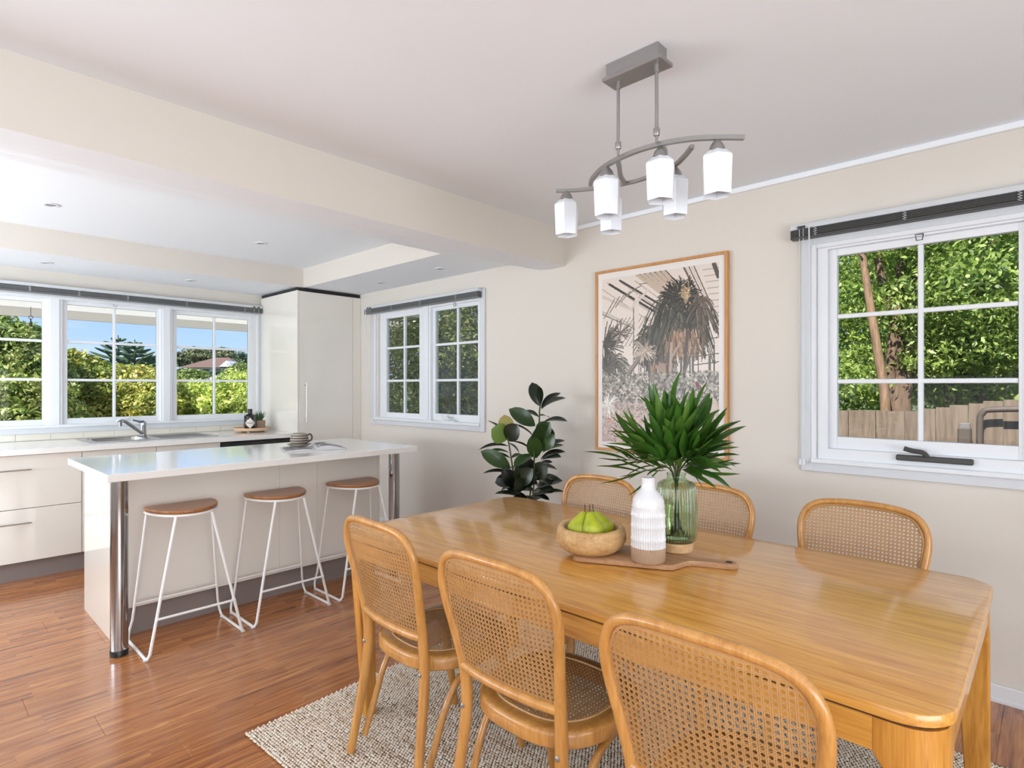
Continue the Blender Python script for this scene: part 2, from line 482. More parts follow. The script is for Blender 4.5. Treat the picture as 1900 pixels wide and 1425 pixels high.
def prism(bm, outline, z0, z1, mi=0):
    lo = [bm.verts.new((x, y, z0)) for x, y in outline]
    hi = [bm.verts.new((x, y, z1)) for x, y in outline]
    n = len(outline)
    fb = bm.faces.new(lo[::-1]); ft = bm.faces.new(hi)
    fb.material_index = mi; ft.material_index = mi
    for i in range(n):
        bm.faces.new((lo[i], lo[(i + 1) % n], hi[(i + 1) % n], hi[i])).material_index = mi
    return bm

def rrect(x0, x1, y0, y1, r, n=6):
    out = []
    for cx, cy, a0 in ((x1 - r, y1 - r, 0), (x0 + r, y1 - r, PI / 2), (x0 + r, y0 + r, PI), (x1 - r, y0 + r, 3 * PI / 2)):
        for k in range(n + 1):
            a = a0 + PI / 2 * k / n
            out.append((cx + r * math.cos(a), cy + r * math.sin(a)))
    return out

def ring_loft(bm, loops, mi=0, closed_ends=True):
    """loops: lists of (x,y,z) of equal length"""
    rs = [[bm.verts.new(p) for p in lp] for lp in loops]
    n = len(rs[0])
    for i in range(len(rs) - 1):
        for k in range(n):
            bm.faces.new((rs[i][k], rs[i][(k + 1) % n], rs[i + 1][(k + 1) % n], rs[i + 1][k])).material_index = mi
    if closed_ends:
        bm.faces.new(rs[0][::-1]); bm.faces.new(rs[-1])
    return bm

def root_of(o):
    while o.parent: o = o.parent
    return o

def finish(o, smooth=False, auto=None):
    if smooth:
        for p in o.data.polygons: p.use_smooth = True
        if auto is not None:
            try: o.data.set_sharp_from_angle(angle=math.radians(auto))
            except Exception: pass

def obj(name, bm, mat, parent=None, smooth=False, auto=40, world=True, recalc=True):
    """ONE mesh object; geometry given in world coordinates is moved into its root's frame"""
    if recalc: bmesh.ops.recalc_face_normals(bm, faces=bm.faces)
    if parent is not None and world:
        bm.transform(Matrix.Translation(-root_of(parent).location))
    me = bpy.data.meshes.new(name)
    bm.to_mesh(me); bm.free()
    for mm in (mat if isinstance(mat, (list, tuple)) else [mat]): me.materials.append(mm)
    o = bpy.data.objects.new(name, me)
    C.objects.link(o)
    if parent is not None: o.parent = parent
    finish(o, smooth, auto)
    return o

def centre(o):
    """put a top-level mesh's origin at its base centre"""
    xs = [v.co for v in o.data.vertices]
    c = Vector(((min(v.x for v in xs) + max(v.x for v in xs)) / 2, (min(v.y for v in xs) + max(v.y for v in xs)) / 2, min(v.z for v in xs)))
    o.data.transform(Matrix.Translation(-c)); o.location = c
    return o

def tag(o, label, cat, group=None, kind=None):
    o['label'] = label; o['category'] = cat
    if group: o['group'] = group
    if kind: o['kind'] = kind
    return o

def thing(name, label, cat, loc=(0, 0, 0), rz=0, group=None):
    o = bpy.data.objects.new(name, None); C.objects.link(o)
    o.empty_display_size = 0.1
    o.location = loc; o.rotation_euler = (0, 0, rz)
    return tag(o, label, cat, group)

def struct(name, bm, mat, parent=None, smooth=False, label=None):
    o = obj(name, bm, mat, parent, smooth)
    if parent is None: o['kind'] = 'structure'
    if label: o['label'] = label
    return o

def struct_root(name, loc=(0, 0, 0), label=None):
    o = bpy.data.objects.new(name, None); C.objects.link(o)
    o.location = loc; o['kind'] = 'structure'
    if label: o['label'] = label
    return o

def dup(root, loc, rz=0, label=None, scale=None):
    r = root.copy(); C.objects.link(r); r.location = loc; r.rotation_euler = (0, 0, rz)
    if label: r['label'] = label
    if scale: r.scale = scale
    for ch in list(root.children):
        c = ch.copy(); C.objects.link(c); c.parent = r
        for g in list(ch.children):
            d = g.copy(); C.objects.link(d); d.parent = c
    return r

def mesh_np(name, verts, faces, mat, parent=None, smooth=False):
    """fast mesh from arrays; faces (n,k)"""
    me = bpy.data.meshes.new(name)
    nv, nf, k_ = len(verts), len(faces), faces.shape[1]
    me.vertices.add(nv); me.vertices.foreach_set('co', np.asarray(verts, np.float32).ravel())
    me.loops.add(nf * k_); me.loops.foreach_set('vertex_index', np.asarray(faces, np.int32).ravel())
    me.polygons.add(nf)
    me.polygons.foreach_set('loop_start', np.arange(0, nf * k_, k_, dtype=np.int32))
    me.polygons.foreach_set('loop_total', np.full(nf, k_, np.int32))
    if smooth: me.polygons.foreach_set('use_smooth', np.ones(nf, bool))
    me.update(calc_edges=True); me.validate()
    me.materials.append(mat)
    o = bpy.data.objects.new(name, me); C.objects.link(o)
    if parent is not None:
        o.parent = parent
    return o

# ------------------------------------------------------------------ room shell
XW, YB = 3.17, 5.85            # right wall plane, kitchen window wall plane
XL, YR = -2.2, -2.8            # left and rear walls (out of the picture)
H, HL, HR = 2.42, 2.25, 2.425  # dining ceiling, kitchen low ceiling, kitchen recess
T = 0.09                       # wall thickness

def holes_boxes(bm, u0, u1, z0, z1, holes, mk):
    us = sorted({u0, u1, *[h[0] for h in holes], *[h[1] for h in holes]})
    zs = sorted({z0, z1, *[h[2] for h in holes], *[h[3] for h in holes]})
    us = [u for u in us if u0 <= u <= u1]; zs = [z for z in zs if z0 <= z <= z1]
    for i in range(len(us) - 1):
        j = 0
        while j < len(zs) - 1:
            cu = (us[i] + us[i + 1]) / 2
            ins = lambda jj: any(h[0] < cu < h[1] and h[2] < (zs[jj] + zs[jj + 1]) / 2 < h[3] for h in holes)
            if ins(j): j += 1; continue
            k_ = j
            while k_ < len(zs) - 1 and not ins(k_): k_ += 1
            mk(us[i], us[i + 1], zs[j], zs[k_]); j = k_

bm = bm_new()
holes_boxes(bm, YR - T, YB, 0, H + 0.06, [(-0.86, 0.86, 0.96, 2.06), (3.31, 4.76, 1.01, 2.06)],
            lambda a, b_, c, d: box(bm, (XW, a, c), (XW + T, b_, d)))
struct('wall_right', bm, M['wall'], label='cream wall with the framed print and two windows')
bm = bm_new()
holes_boxes(bm, XL, XW + T, 0, H + 0.06, [(0.06, 2.45, 0.985, 2.06)],
            lambda a, b_, c, d: box(bm, (a, YB, c), (b_, YB + T, d)))
wall_back = struct('wall_back', bm, M['wall'], label='cream wall behind the kitchen bench with the wide window')
bm = bm_new(); box(bm, (XL - T, YR - T, 0), (XL, YB + T, H + 0.06)); struct('wall_left', bm, M['wall'])
bm = bm_new(); box(bm, (XL, YR - T, 0), (XW, YR, H + 0.06)); struct('wall_rear', bm, M['wall'])

# ceiling over the dining end, then the stepped kitchen ceiling as one structure with parts
bm = bm_new(); box(bm, (XL - T, YR - T, H), (XW + T, 2.6, H + 0.12))
ceiling = struct('ceiling', bm, M['ceil'], label='flat white ceiling')
bm = bm_new()
RX, RY0, RY1 = 2.58, 3.10, 5.10
box(bm, (XL, 2.9, HL), (XW, RY0, HL + 0.3)); box(bm, (XL, RY1, HL), (XW, YB, HL + 0.3))
box(bm, (RX, RY0, HL), (XW, RY1, HL + 0.3))
bulk = struct('lowered_ceiling', bm, M['ceil'], ceiling, label='lowered white border of the kitchen ceiling')
bm = bm_new(); box(bm, (XL, RY0, HR), (RX, RY1, HR + 0.1))
struct('recessed_ceiling', bm, M['ceil'], ceiling)
bm = bm_new()
box(bm, (XL, RY1 - 0.004, HL + 0.0005), (RX - 0.004, RY1 + 0.001, HR))
box(bm, (RX - 0.004, RY0, HL + 0.0005), (RX + 0.001, RY1, HR))
struct('recess_face', bm, M['wall'], ceiling, label='cream upright faces of the ceiling recess')
# beam between the dining end and the kitchen, rear side coved up to the low ceiling
YF = 2.48
prof = [(YF, H + 0.02), (YF, 2.162), (2.62, 2.160), (2.72, 2.172), (2.82, 2.198), (2.92, 2.230), (3.02, HL - 0.001), (3.02, H + 0.02)]
bm = bm_new()
a = [bm.verts.new((XL, y, z)) for y, z in prof]; b2 = [bm.verts.new((XW + 0.001, y, z)) for y, z in prof]
for i in range(len(prof)):
    j = (i + 1) % len(prof)
    f = bm.faces.new((a[i], a[j], b2[j], b2[i])); f.material_index = 0 if i == 0 else 1
bm.faces.new(a); bm.faces.new(b2[::-1])
struct('trim_1', bm, [M['wall'], M['ceil']], label='deep cream ceiling beam between dining area and kitchen')
bm = bm_new(); box(bm, (XW - 0.018, YR, H - 0.028), (XW, YF, H), 0.003)
struct('trim_2', bm, M['ceil'], label='thin white bead along the top of the right wall')
bm = bm_new()
box(bm, (XW - 0.014, YR, 0), (XW, 4.9, 0.072), 0.004); box(bm, (XW - 0.018, YR, 0.0), (XW, 4.9, 0.014))
struct('baseboard_right', bm, M['trim'])

# floor: slab, then every laminate plank an object
bm = bm_new(); box(bm, (XL - T, YR - T, -0.15), (XW + T, YB + T, -0.0085))
floor = struct('floor', bm, M['sub'], label='orange brown laminate plank floor')
PL, PW = 1.29, 0.19
bm = bm_new(); box(bm, (0, 0, -0.008), (PL - 0.0008, PW - 0.0007, 0), 0.0007)
me = bpy.data.meshes.new('plank'); bmesh.ops.recalc_face_normals(bm, faces=bm.faces); bm.to_mesh(me); me.materials.append(M['floor'])
bm.free()
def plank(me_, x, y):
    o = bpy.data.objects.new('plank', me_); C.objects.link(o); o.parent = floor; o.location = (x, y, 0)
rows = int((YB - YR) / PW) + 1
cutcache = {}
nrow = 0
y = YB - PW
while y > YR - PW:
    off = (0.43 * nrow * PL) % PL
    x = XL - off
    while x < XW:
        x0, x1 = max(x, XL), min(x + PL, XW)
        y0 = max(y, YR)
        if x1 - x0 > 0.03:
            if abs(x1 - x0 - PL) < 1e-6 and y0 == y: plank(me, x, y)
            else:
                bmc = bm_new(); box(bmc, (0, 0, -0.008), (x1 - x0 - 0.0008, y + PW - y0 - 0.0007, 0), 0.0007)
                m2 = bpy.data.meshes.new('plank'); bmesh.ops.recalc_face_normals(bmc, faces=bmc.faces); bmc.to_mesh(m2); bmc.free(); m2.materials.append(M['floor'])
                plank(m2, x0, y0)
        x += PL
    y -= PW; nrow += 1

# splashback: one row of long tiles on the back wall
TP = 0.2145
for i in range(-11, 12):
    x0 = 0.6115 + i * TP
    x1 = x0 + TP - 0.003
    if x0 < XL or x1 > 2.50: continue
    bm = bm_new(); box(bm, (x0, YB - 0.007, 0.903), (x1, YB, 0.958), 0.0012)
    struct('tile', bm, M['tile'], wall_back)
bm = bm_new(); box(bm, (XL, YB - 0.004, 0.9005), (2.497, YB, 0.958)); struct('grout', bm, M['grout'], wall_back)

# ------------------------------------------------------------------ windows
def window(name, mapf, wallc, label, cas, mull, sashes, glass_d=0.04, screen=None, winders=(), wcol=None, zb=None):
    """mapf(u, d, z): u along the wall, d outwards; cas = (u0,u1,z0,z1) outer casing"""
    r = struct_root(name, mapf((cas[0] + cas[1]) / 2, 0, cas[2]), label)
    def bx(bm, u0, u1, d0, d1, z0, z1, bv=0.0):
        box(bm, mapf(u0, d0, z0), mapf(u1, d1, z1), bv)
    u0, u1, z0, z1 = cas
    cw = 0.055
    bm = bm_new()                                            # casing: four flat boards on the wall face
    bx(bm, u0, u0 + cw, -0.018, 0, z0, z1, 0.002); bx(bm, u1 - cw, u1, -0.018, 0, z0, z1, 0.002)
    bx(bm, u0 + cw, u1 - cw, -0.018, 0, z0, z0 + cw, 0.002); bx(bm, u0 + cw, u1 - cw, -0.018, 0, z1 - cw, z1, 0.002)
    struct('casing', bm, M['dtrim'], r)
    bm = bm_new()                                            # jamb lining and sill
    i0, i1, j0, j1 = u0 + cw - 0.006, u1 - cw + 0.006, z0 + cw - 0.006, z1 - cw + 0.006
    bx(bm, i0, i0 + 0.022, -0.022, T + 0.01, j0, j1, 0.002); bx(bm, i1 - 0.022, i1, -0.022, T + 0.01, j0, j1, 0.002)
    bx(bm, i0, i1, -0.030, T + 0.03, j0 - 0.006, j0 + 0.016, 0.003); bx(bm, i0 + 0.022, i1 - 0.022, -0.0215, T + 0.009, j1 - 0.022, j1, 0.002)
    struct('jamb', bm, M['trim'], r)
    for (a0, a1) in mull:
        bm = bm_new(); bx(bm, a0, a1, -0.006, T, j0 + 0.01, j1 - 0.01, 0.004)
        bx(bm, a0 + 0.02, a1 - 0.02, -0.016, 0, j0 + 0.012, j1 - 0.012, 0.002)
        struct('mullion', bm, M['trim'], r)
    # positions were read on the wall face; carry them back to the plane of the glass
    q_ = 1 + glass_d / wallc
    su = lambda u: u * q_
    sz = lambda z: CAM_H + (z - CAM_H) * q_
    sashes = [(su(a), su(b_), sz(c), sz(d), su(e_), tuple(sz(k) for k in f), g, h_, i_, j_) for (a, b_, c, d, e_, f, g, h_, i_, j_) in sashes]
    for si, (g0, g1, gz0, gz1, um, zms, o0, o1, oz0, oz1) in enumerate(sashes):
        d0, d1 = glass_d - 0.018, glass_d + 0.018
        if zb and si in zb or name == 'window_3':
            n0, n1, m0, m1 = g0 - 0.036, g1 + 0.036, gz0 - 0.060, gz1 + 0.034
            bm = bm_new()
            bx(bm, o0, n0, -0.0035, d1, oz0, oz1, 0.0); bx(bm, n1, o1, -0.0035, d1, oz0, oz1, 0.0)
            bx(bm, n0, n1, -0.0035, d1, oz0, m0, 0.0); bx(bm, n0, n1, -0.0035, d1, m1, oz1, 0.0)
            struct('frame', bm, M['trim'], r)
            o0, o1, oz0, oz1 = n0, n1, m0, m1
        bm = bm_new()
        bx(bm, o0, g0, d0, d1, oz0, oz1, 0.002); bx(bm, g1, o1, d0, d1, oz0, oz1, 0.002)
        bx(bm, g0, g1, d0, d1, oz0, gz0, 0.002); bx(bm, g0, g1, d0, d1, gz1, oz1, 0.002)
        sash = struct('sash', bm, M['trim'], r)
        mw = 0.0105
        bm = bm_new(); bx(bm, um - mw, um + mw, d0 + 0.004, d1 - 0.004, gz0, gz1, 0.003)
        struct('muntin', bm, M['trim'], sash)
        for zz in zms:
            bm = bm_new(); bx(bm, g0, g1, d0 + 0.006, d1 - 0.006, zz - mw, zz + mw, 0.003)
            struct('muntin', bm, M['trim'], sash)
        zl = [gz0, *zms, gz1]
        for ua, ub in ((g0, um), (um, g1)):
            for k_ in range(3):
                lo, hi = (zl[k_] + (mw if k_ else 0)), (zl[k_ + 1] - (mw if k_ < 2 else 0))
                aa, bb = ua + (mw if ua == um else 0), ub - (mw if ub == um else 0)
                bm = bm_new(); bx(bm, aa, bb, glass_d - 0.002, glass_d + 0.002, lo, hi)
                struct('pane', bm, M['glass'], sash)
        if screen and si in screen:
            bm = bm_new(); bx(bm, g0 - 0.01, g1 + 0.01, d1 + 0.03, d1 + 0.032, gz0 - 0.01, gz1 + 0.01)
            struct('insect_screen', bm, M['screen'], r)
    for (wu0, wu1, wz, mat_, big) in winders:
        bm = bm_new()
        bx(bm, wu0, wu1, -0.028, -0.002, wz - 0.013, wz + 0.013, 0.004)
        w = struct('window_winder', bm, mat_, r, label='chain winder on the sill of the opening sash')
        bm = bm_new()
        uc = wu0 + (wu1 - wu0) * (0.70 if big else 0.5)
        p = [mapf(uc - 0.035, -0.03, wz + 0.012), mapf(uc - 0.02, -0.035, wz + 0.03), mapf(uc + 0.02, -0.038, wz + 0.036), mapf(uc + 0.05, -0.04, wz + 0.045)]
        tube(bm, smooth_path(p, 4), 0.011, 8)
        struct('crank_handle', bm, mat_, w, smooth=True)
    for si, (g0, g1, gz0, gz1, um, zms, o0, o1, oz0, oz1) in enumerate(sashes):
        if zb and si in zb:                                   # little dark catch hanging at the top of the opening sash
            bm = bm_new()
            zc = gz1 + 0.040
            tube(bm, [mapf(um - 0.015, -0.004, zc), mapf(um - 0.011, -0.004, zc - 0.026), mapf(um + 0.011, -0.004, zc - 0.026), mapf(um + 0.015, -0.004, zc), mapf(um - 0.015, -0.004, zc)], 0.0022, 6)
            struct('catch', bm, M['black'], r)
    return r

mr = lambda u, d, z: (XW + d, u, z)
mb_ = lambda u, d, z: (u, YB + d, z)
window('window_3', mr, XW, 'large white window beside the framed print, garden fence outside', (-0.94, 0.94, 0.90, 2.09),
       [(-0.055, 0.055)],
       [(0.105, 0.775, 1.08, 1.968, 0.438, (1.351, 1.67), 0.045, 0.866, 0.965, 2.035),
        (-0.775, -0.105, 1.08, 1.968, -0.438, (1.351, 1.67), -0.866, -0.045, 0.965, 2.035)],
       winders=[(0.25, 0.53, 1.0, M['slatd'], True)], zb=[0])
window('window_2', mr, XW, 'small white two sash window between tall cupboard and rubber plant', (3.265, 4.85, 0.968, 2.10),
       [(3.955, 4.065)],
       [(3.334, 3.873, 1.096, 1.976, 3.589, (1.381, 1.686), 3.32, 3.97, 1.02, 2.045),
        (4.095, 4.60, 1.086, 1.968, 4.325, (1.382, 1.688), 4.05, 4.79, 1.02, 2.045)],
       screen=[0], winders=[(3.62, 3.80, 1.032, M['trim'], False)], zb=[0])
window('window_1', mb_, YB, 'wide white three sash window above the sink', (0.0, 2.525, 0.955, 2.10),
       [(0.80, 0.90), (1.60, 1.70)],
       [(0.13, 0.771, 1.065, 1.995, 0.45, (1.383, 1.69), 0.05, 0.82, 1.00, 2.05),
        (0.930, 1.570, 1.068, 1.995, 1.252, (1.381, 1.694), 0.88, 1.62, 1.00, 2.05),
        (1.731, 2.374, 1.065, 1.99, 2.056, (1.383, 1.69), 1.68, 2.475, 1.00, 2.05)],
       winders=[(1.18, 1.42, 1.015, M['trim'], False)], zb=[1])

# ------------------------------------------------------------------ venetian blinds, drawn up
def blind(label, mapf, u0, u1, z_top, clips, cordu, wand, dark, zl):
    r = thing('venetian_blind', label, 'blind', mapf((u0 + u1) / 2, -0.045, z_top), group=None)
    def bx(bm, a, b_, c, d, e_, f, bv=0.0): box(bm, mapf(a, c, e_), mapf(b_, d, f), bv)
    bm = bm_new(); bx(bm, u0, u1, -0.062, -0.020, z_top - 0.026, z_top, 0.002); obj('headrail', bm, M['head'], r)
    z = z_top - 0.030
    for i in range(9):
        bm = bm_new(); dz = 0.0024
        bx(bm, u0 + 0.004, u1 - 0.004, -0.065 + 0.0015 * (i % 2), -0.021, z - dz, z)
        obj('slat', bm, M['slatd'] if dark else M['slat'], r); z -= 0.0036
    bm = bm_new(); bx(bm, u0 + 0.004, u1 - 0.004, -0.067, -0.020, z - 0.012, z - 0.001, 0.002); obj('bottom_rail', bm, M['slatd'] if dark else M['slat'], r)
    for c in clips:
        bm = bm_new()
        for q in range(4):
            zz = z_top - 0.026 - q * 0.011
            tube(bm, [mapf(c - 0.008, -0.068, zz), mapf(c + 0.006, -0.072, zz - 0.004), mapf(c - 0.005, -0.070, zz - 0.010)], 0.0013, 5)
        obj('ladder_cord', bm, M['cord'], r)
    for c in cordu:
        bm = bm_new(); tube(bm, [mapf(c, -0.066, z_top - 0.02), mapf(c, -0.05, zl + 0.2), mapf(c + 0.003, -0.045, zl)], 0.0014, 6)
        cd = obj('pull_cord', bm, M['cord'], r)
        bm = bm_new(); p = mapf(c + 0.003, -0.045, zl - 0.028)
        lathe(bm, [(0.002, 0.03), (0.005, 0.02), (0.006, 0.0)], p, 10); obj('tassel', bm, M['trim'], cd)
        bm = bm_new(); bx(bm, c - 0.008, c + 0.008, -0.07, -0.062, z_top - 0.026, z_top - 0.012); obj('cord_lock', bm, M['slatd'], r)
    if wand:
        bm = bm_new(); tube(bm, [mapf(wand, -0.07, z_top - 0.02), mapf(wand, -0.055, z_top - 0.4), mapf(wand, -0.05, z_top - 0.95)], 0.0035, 6)
        obj('tilt_wand', bm, M['cord'], r, smooth=True)
    return r
blind('dark grey venetian blind drawn up over the large window beside the print', mr, -0.98, 0.98, 2.145,
      [0.86, 0.49, 0.10, -0.3], [0.933, 0.915], 0.887, True, 0.96)
blind('grey venetian blind drawn up over the small window beside the tall cupboard', mr, 3.29, 4.91, 2.105,
      [4.45, 4.02, 3.55], [4.84, 4.80], 4.87, False, 1.02)
blind('long grey venetian blind drawn up over the wide sink window', mb_, 0.0, 2.494, 2.135,
      [2.32, 1.80, 1.34, 1.0, 0.69, 0.3], [2.41, 2.455], None, False, 1.04)

# ------------------------------------------------------------------ kitchen along the back wall
YC = 5.115                                                   # door faces
cabs = [(-1.8, -0.9, 'drawers'), (-0.9, 0.0, 'drawers'), (0.0, 0.9, 'drawers'), (0.9, 1.374, 'doorL'), (1.374, 1.85, 'doorR')]
labs = {(-1.8): 'cream gloss drawer cupboard furthest left along the bench', (-0.9): 'cream gloss drawer cupboard second from the left under the bench',
        0.0: 'cream gloss cupboard with two deep drawers and long bar handles', 0.9: 'cream door cupboard right of the drawers under the sink bowl',
        1.374: 'cream door cupboard left of the dark dishwasher under the drainer'}
def handle(bm, p0, p1, out, r=0.005):
    p0, p1, out = Vector(p0), Vector(p1), Vector(out)
    d = (p1 - p0).normalized()
    tube(bm, [p0 + out, p1 + out], r, 8)
    for q in (p0 + d * 0.02, p1 - d * 0.02): tube(bm, [q, q + out], r * 0.9, 6)
for x0, x1, kd in cabs:
    r = thing('base_cabinet', labs[x0], 'cabinet', ((x0 + x1) / 2, 5.45, 0))
    bm = bm_new()
    box(bm, (x0 + 0.0005, YC + 0.02, 0.13), (x0 + 0.017, YB - 0.01, 0.858)); box(bm, (x1 - 0.017, YC + 0.02, 0.13), (x1 - 0.0005, YB - 0.01, 0.858))
    box(bm, (x0 + 0.017, YC + 0.02, 0.13), (x1 - 0.017, YB - 0.01, 0.147)); box(bm, (x0 + 0.017, YB - 0.02, 0.147), (x1 - 0.017, YB - 0.01, 0.858))
    obj('body', bm, M['satin'], r)
    bm = bm_new(); box(bm, (x0, 5.17, 0.0), (x1, 5.185, 0.13)); obj('kickboard', bm, M['kick'], r)
    if kd == 'drawers':
        for z0, z1, zh in ((0.495, 0.857, 0.761), (0.132, 0.491, 0.398)):
            bm = bm_new(); box(bm, (x0 + 0.002, YC, z0), (x1 - 0.002, YC + 0.018, z1), 0.001); d = obj('drawer_front', bm, M['gloss'], r)
            bm = bm_new(); handle(bm, ((x0 + x1) / 2 - 0.165, YC, zh), ((x0 + x1) / 2 + 0.165, YC, zh), (0, -0.03, 0)); obj('bar_handle', bm, M['steel'], d, smooth=True)
    else:
        bm = bm_new(); box(bm, (x0 + 0.002, YC, 0.132), (x1 - 0.002, YC + 0.018, 0.857), 0.001); d = obj('door', bm, M['gloss'], r)
        hx = x1 - 0.05 if kd == 'doorL' else x0 + 0.05
        bm = bm_new(); handle(bm, (hx, YC, 0.50), (hx, YC, 0.80), (0, -0.03, 0)); obj('bar_handle', bm, M['steel'], d, smooth=True)
r = thing('dishwasher', 'dark dishwasher front under the bench beside the tall cupboard', 'dishwasher', (2.16, 5.45, 0))
bm = bm_new(); box(bm, (1.853, YC + 0.02, 0.03), (2.487, YB - 0.02, 0.855)); obj('body', bm, M['black'], r)
bm = bm_new(); box(bm, (1.856, YC - 0.005, 0.13), (2.484, YC + 0.02, 0.745), 0.002); obj('door', bm, M['steel'], r)
bm = bm_new(); box(bm, (1.856, YC - 0.005, 0.75), (2.484, YC + 0.02, 0.850), 0.002); obj('control_panel', bm, M['dark'], r)
bm = bm_new(); box(bm, (1.856, 5.17, 0.0), (2.484, 5.185, 0.13)); obj('kickboard', bm, M['kick'], r)
bm = bm_new(); handle(bm, (1.95, YC - 0.005, 0.72), (2.39, YC - 0.005, 0.72), (0, -0.035, 0), 0.007); obj('bar_handle', bm, M['steel'], r, smooth=True)

bm = bm_new()
holes_boxes(bm, XL, 2.497, 5.085, YB - 0.001, [(1.02, 1.40, 5.33, 5.70)], lambda a, b_, c, d: box(bm, (a, c, 0.862), (b_, d, 0.900)))
bmesh.ops.remove_doubles(bm, verts=bm.verts, dist=1e-5)
tag(centre(obj('kitchen_benchtop', bm, M['bench'])), 'long white benchtop under the wide window, holding the sink', 'benchtop')

# sink with drainer
r = thing('kitchen_sink', 'stainless steel sink and drainer let into the long benchtop', 'sink', (1.43, 5.52, 0.9))
bm = bm_new()
holes_boxes(bm, 0.97, 1.89, 5.27, 5.76, [(1.03, 1.39, 5.34, 5.69)], lambda a, b_, c, d: box(bm, (a, c, 0.9002), (b_, d, 0.9035)))
obj('rim', bm, M['steel'], r)
bm = bm_new()
o1 = rrect(1.03, 1.39, 5.34, 5.69, 0.05, 5); o2 = rrect(1.045, 1.375, 5.355, 5.675, 0.06, 5)
ring_loft(bm, [[(x, y, 0.9035) for x, y in o1], [(x, y, 0.89) for x, y in o1], [(x, y, 0.76) for x, y in o2]], closed_ends=False)
bm.faces.new([bm.verts.new((x, y, 0.76)) for x, y in o2])
obj('bowl', bm, M['steel'], r, smooth=True)
bm = bm_new()
for i in range(9): box(bm, (1.46, 5.34 + i * 0.042, 0.9035), (1.84, 5.35 + i * 0.042, 0.9055), 0.0008)
obj('drainer_ribs', bm, M['steel'], r)
bm = bm_new(); lathe(bm, [(0.03, 0.7605), (0.03, 0.765), (0.012, 0.763)], (1.21, 5.515, 0), 16); obj('waste', bm, M['chrome'], r)
r = thing('kitchen_mixer', 'chrome single lever mixer tap standing behind the sink', 'tap', (1.405, 5.60, 0.9035))
bm = bm_new(); lathe(bm, [(0.03, 0.0), (0.03, 0.008), (0.024, 0.014), (0.023, 0.095), (0.026, 0.115), (0.022, 0.128), (0.0, 0.132)], (1.405, 5.60, 0.9035), 24)
obj('body', bm, M['chrome'], r, smooth=True)
bm = bm_new(); tube(bm, smooth_path([(1.40, 5.59, 0.93), (1.34, 5.54, 0.975), (1.26, 5.475, 1.035), (1.225, 5.445, 1.052), (1.205, 5.43, 1.045)], 4), 0.013, 12, rs=None)
obj('spout', bm, M['chrome'], r, smooth=True)
bm = bm_new(); lathe(bm, [(0.011, -0.035), (0.013, 0.0)], (1.205, 5.43, 1.045), 14); obj('aerator', bm, M['chrome'], r, smooth=True)
bm = bm_new(); tube(bm, [(1.405, 5.60, 1.030), (1.37, 5.56, 1.035), (1.30, 5.49, 1.055)], 0.008, 8, rs=[0.012, 0.010, 0.006]); obj('lever', bm, M['chrome'], r, smooth=True)

# tall cupboard
TX0, TY = 2.50, 5.065
r = thing('tall_cupboard', 'tall cream gloss cupboard in the kitchen corner', 'cupboard', ((TX0 + XW) / 2, 5.45, 0))
bm = bm_new(); box(bm, (TX0, TY - 0.0, 0.0), (TX0 + 0.018, YB - 0.009, 2.215), 0.001); obj('side_panel', bm, M['gloss'], r)
bm = bm_new(); box(bm, (TX0 + 0.018, TY + 0.022, 0.13), (XW - 0.003, YB - 0.009, 2.215)); obj('body', bm, M['satin'], r)
bm = bm_new(); box(bm, (TX0 + 0.021, TY, 0.135), (XW - 0.095, TY + 0.02, 2.211), 0.001); d = obj('door', bm, M['gloss'], r)
bm = bm_new(); handle(bm, (TX0 + 0.075, TY, 1.00), (TX0 + 0.075, TY, 1.36), (0, -0.032, 0), 0.0055); obj('bar_handle', bm, M['steel'], d, smooth=True)
bm = bm_new(); box(bm, (XW - 0.092, TY, 0.135), (XW - 0.001, TY + 0.02, 2.211), 0.001); obj('filler_panel', bm, M['gloss'], r)
bm = bm_new(); box(bm, (TX0 + 0.018, TY + 0.05, 0.0), (XW - 0.002, TY + 0.065, 0.13)); obj('kickboard', bm, M['kick'], r)
bm = bm_new(); box(bm, (TX0 + 0.01, TY + 0.015, 2.2155), (XW - 0.003, YB - 0.009, 2.245)); obj('painted_gap_shade', bm, M['black'], r)  # black block painted as the shade in the gap above the cupboard

# ------------------------------------------------------------------ island bench
r = thing('island_bench', 'white island bench with overhanging top on chrome posts', 'island bench', (1.6, 3.8, 0))
bm = bm_new(); box(bm, (0.682, 3.315, 0.862), (2.535, 4.27, 0.900), 0.002); obj('benchtop', bm, M['bench'], r)
bm = bm_new(); box(bm, (0.750, 3.545, 0.0), (0.768, 4.20, 0.862), 0.001); obj('end_panel', bm, M['gloss'], r)
for a0, a1 in ((0.77, 1.6465), (1.6475, 1.9015), (1.9025, 2.37)):
    bm = bm_new(); box(bm, (a0, 3.57, 0.15), (a1, 3.588, 0.862), 0.0008); obj('back_panel', bm, M['satin'], r)
bm = bm_new(); box(bm, (0.77, 3.60, 0.0), (2.37, 3.615, 0.15)); obj('kickboard', bm, M['kick'], r)
bm = bm_new(); box(bm, (0.77, 3.62, 0.14), (2.37, 4.18, 0.86)); obj('body', bm, M['satin'], r)
bm = bm_new(); box(bm, (2.371, 3.57, 0.0), (2.389, 4.20, 0.862), 0.001); obj('end_panel', bm, M['gloss'], r)
for px, py in ((0.742, 3.365), (2.395, 3.40)):
    bm = bm_new(); lathe(bm, [(0.038, 0.03), (0.038, 0.862)], (px, py, 0), 32); p = obj('post', bm, M['chrome'], r, smooth=True)
    bm = bm_new(); lathe(bm, [(0.039, 0.0), (0.040, 0.028), (0.037, 0.032)], (px, py, 0), 32); obj('rubber_foot', bm, M['black'], p, smooth=True)

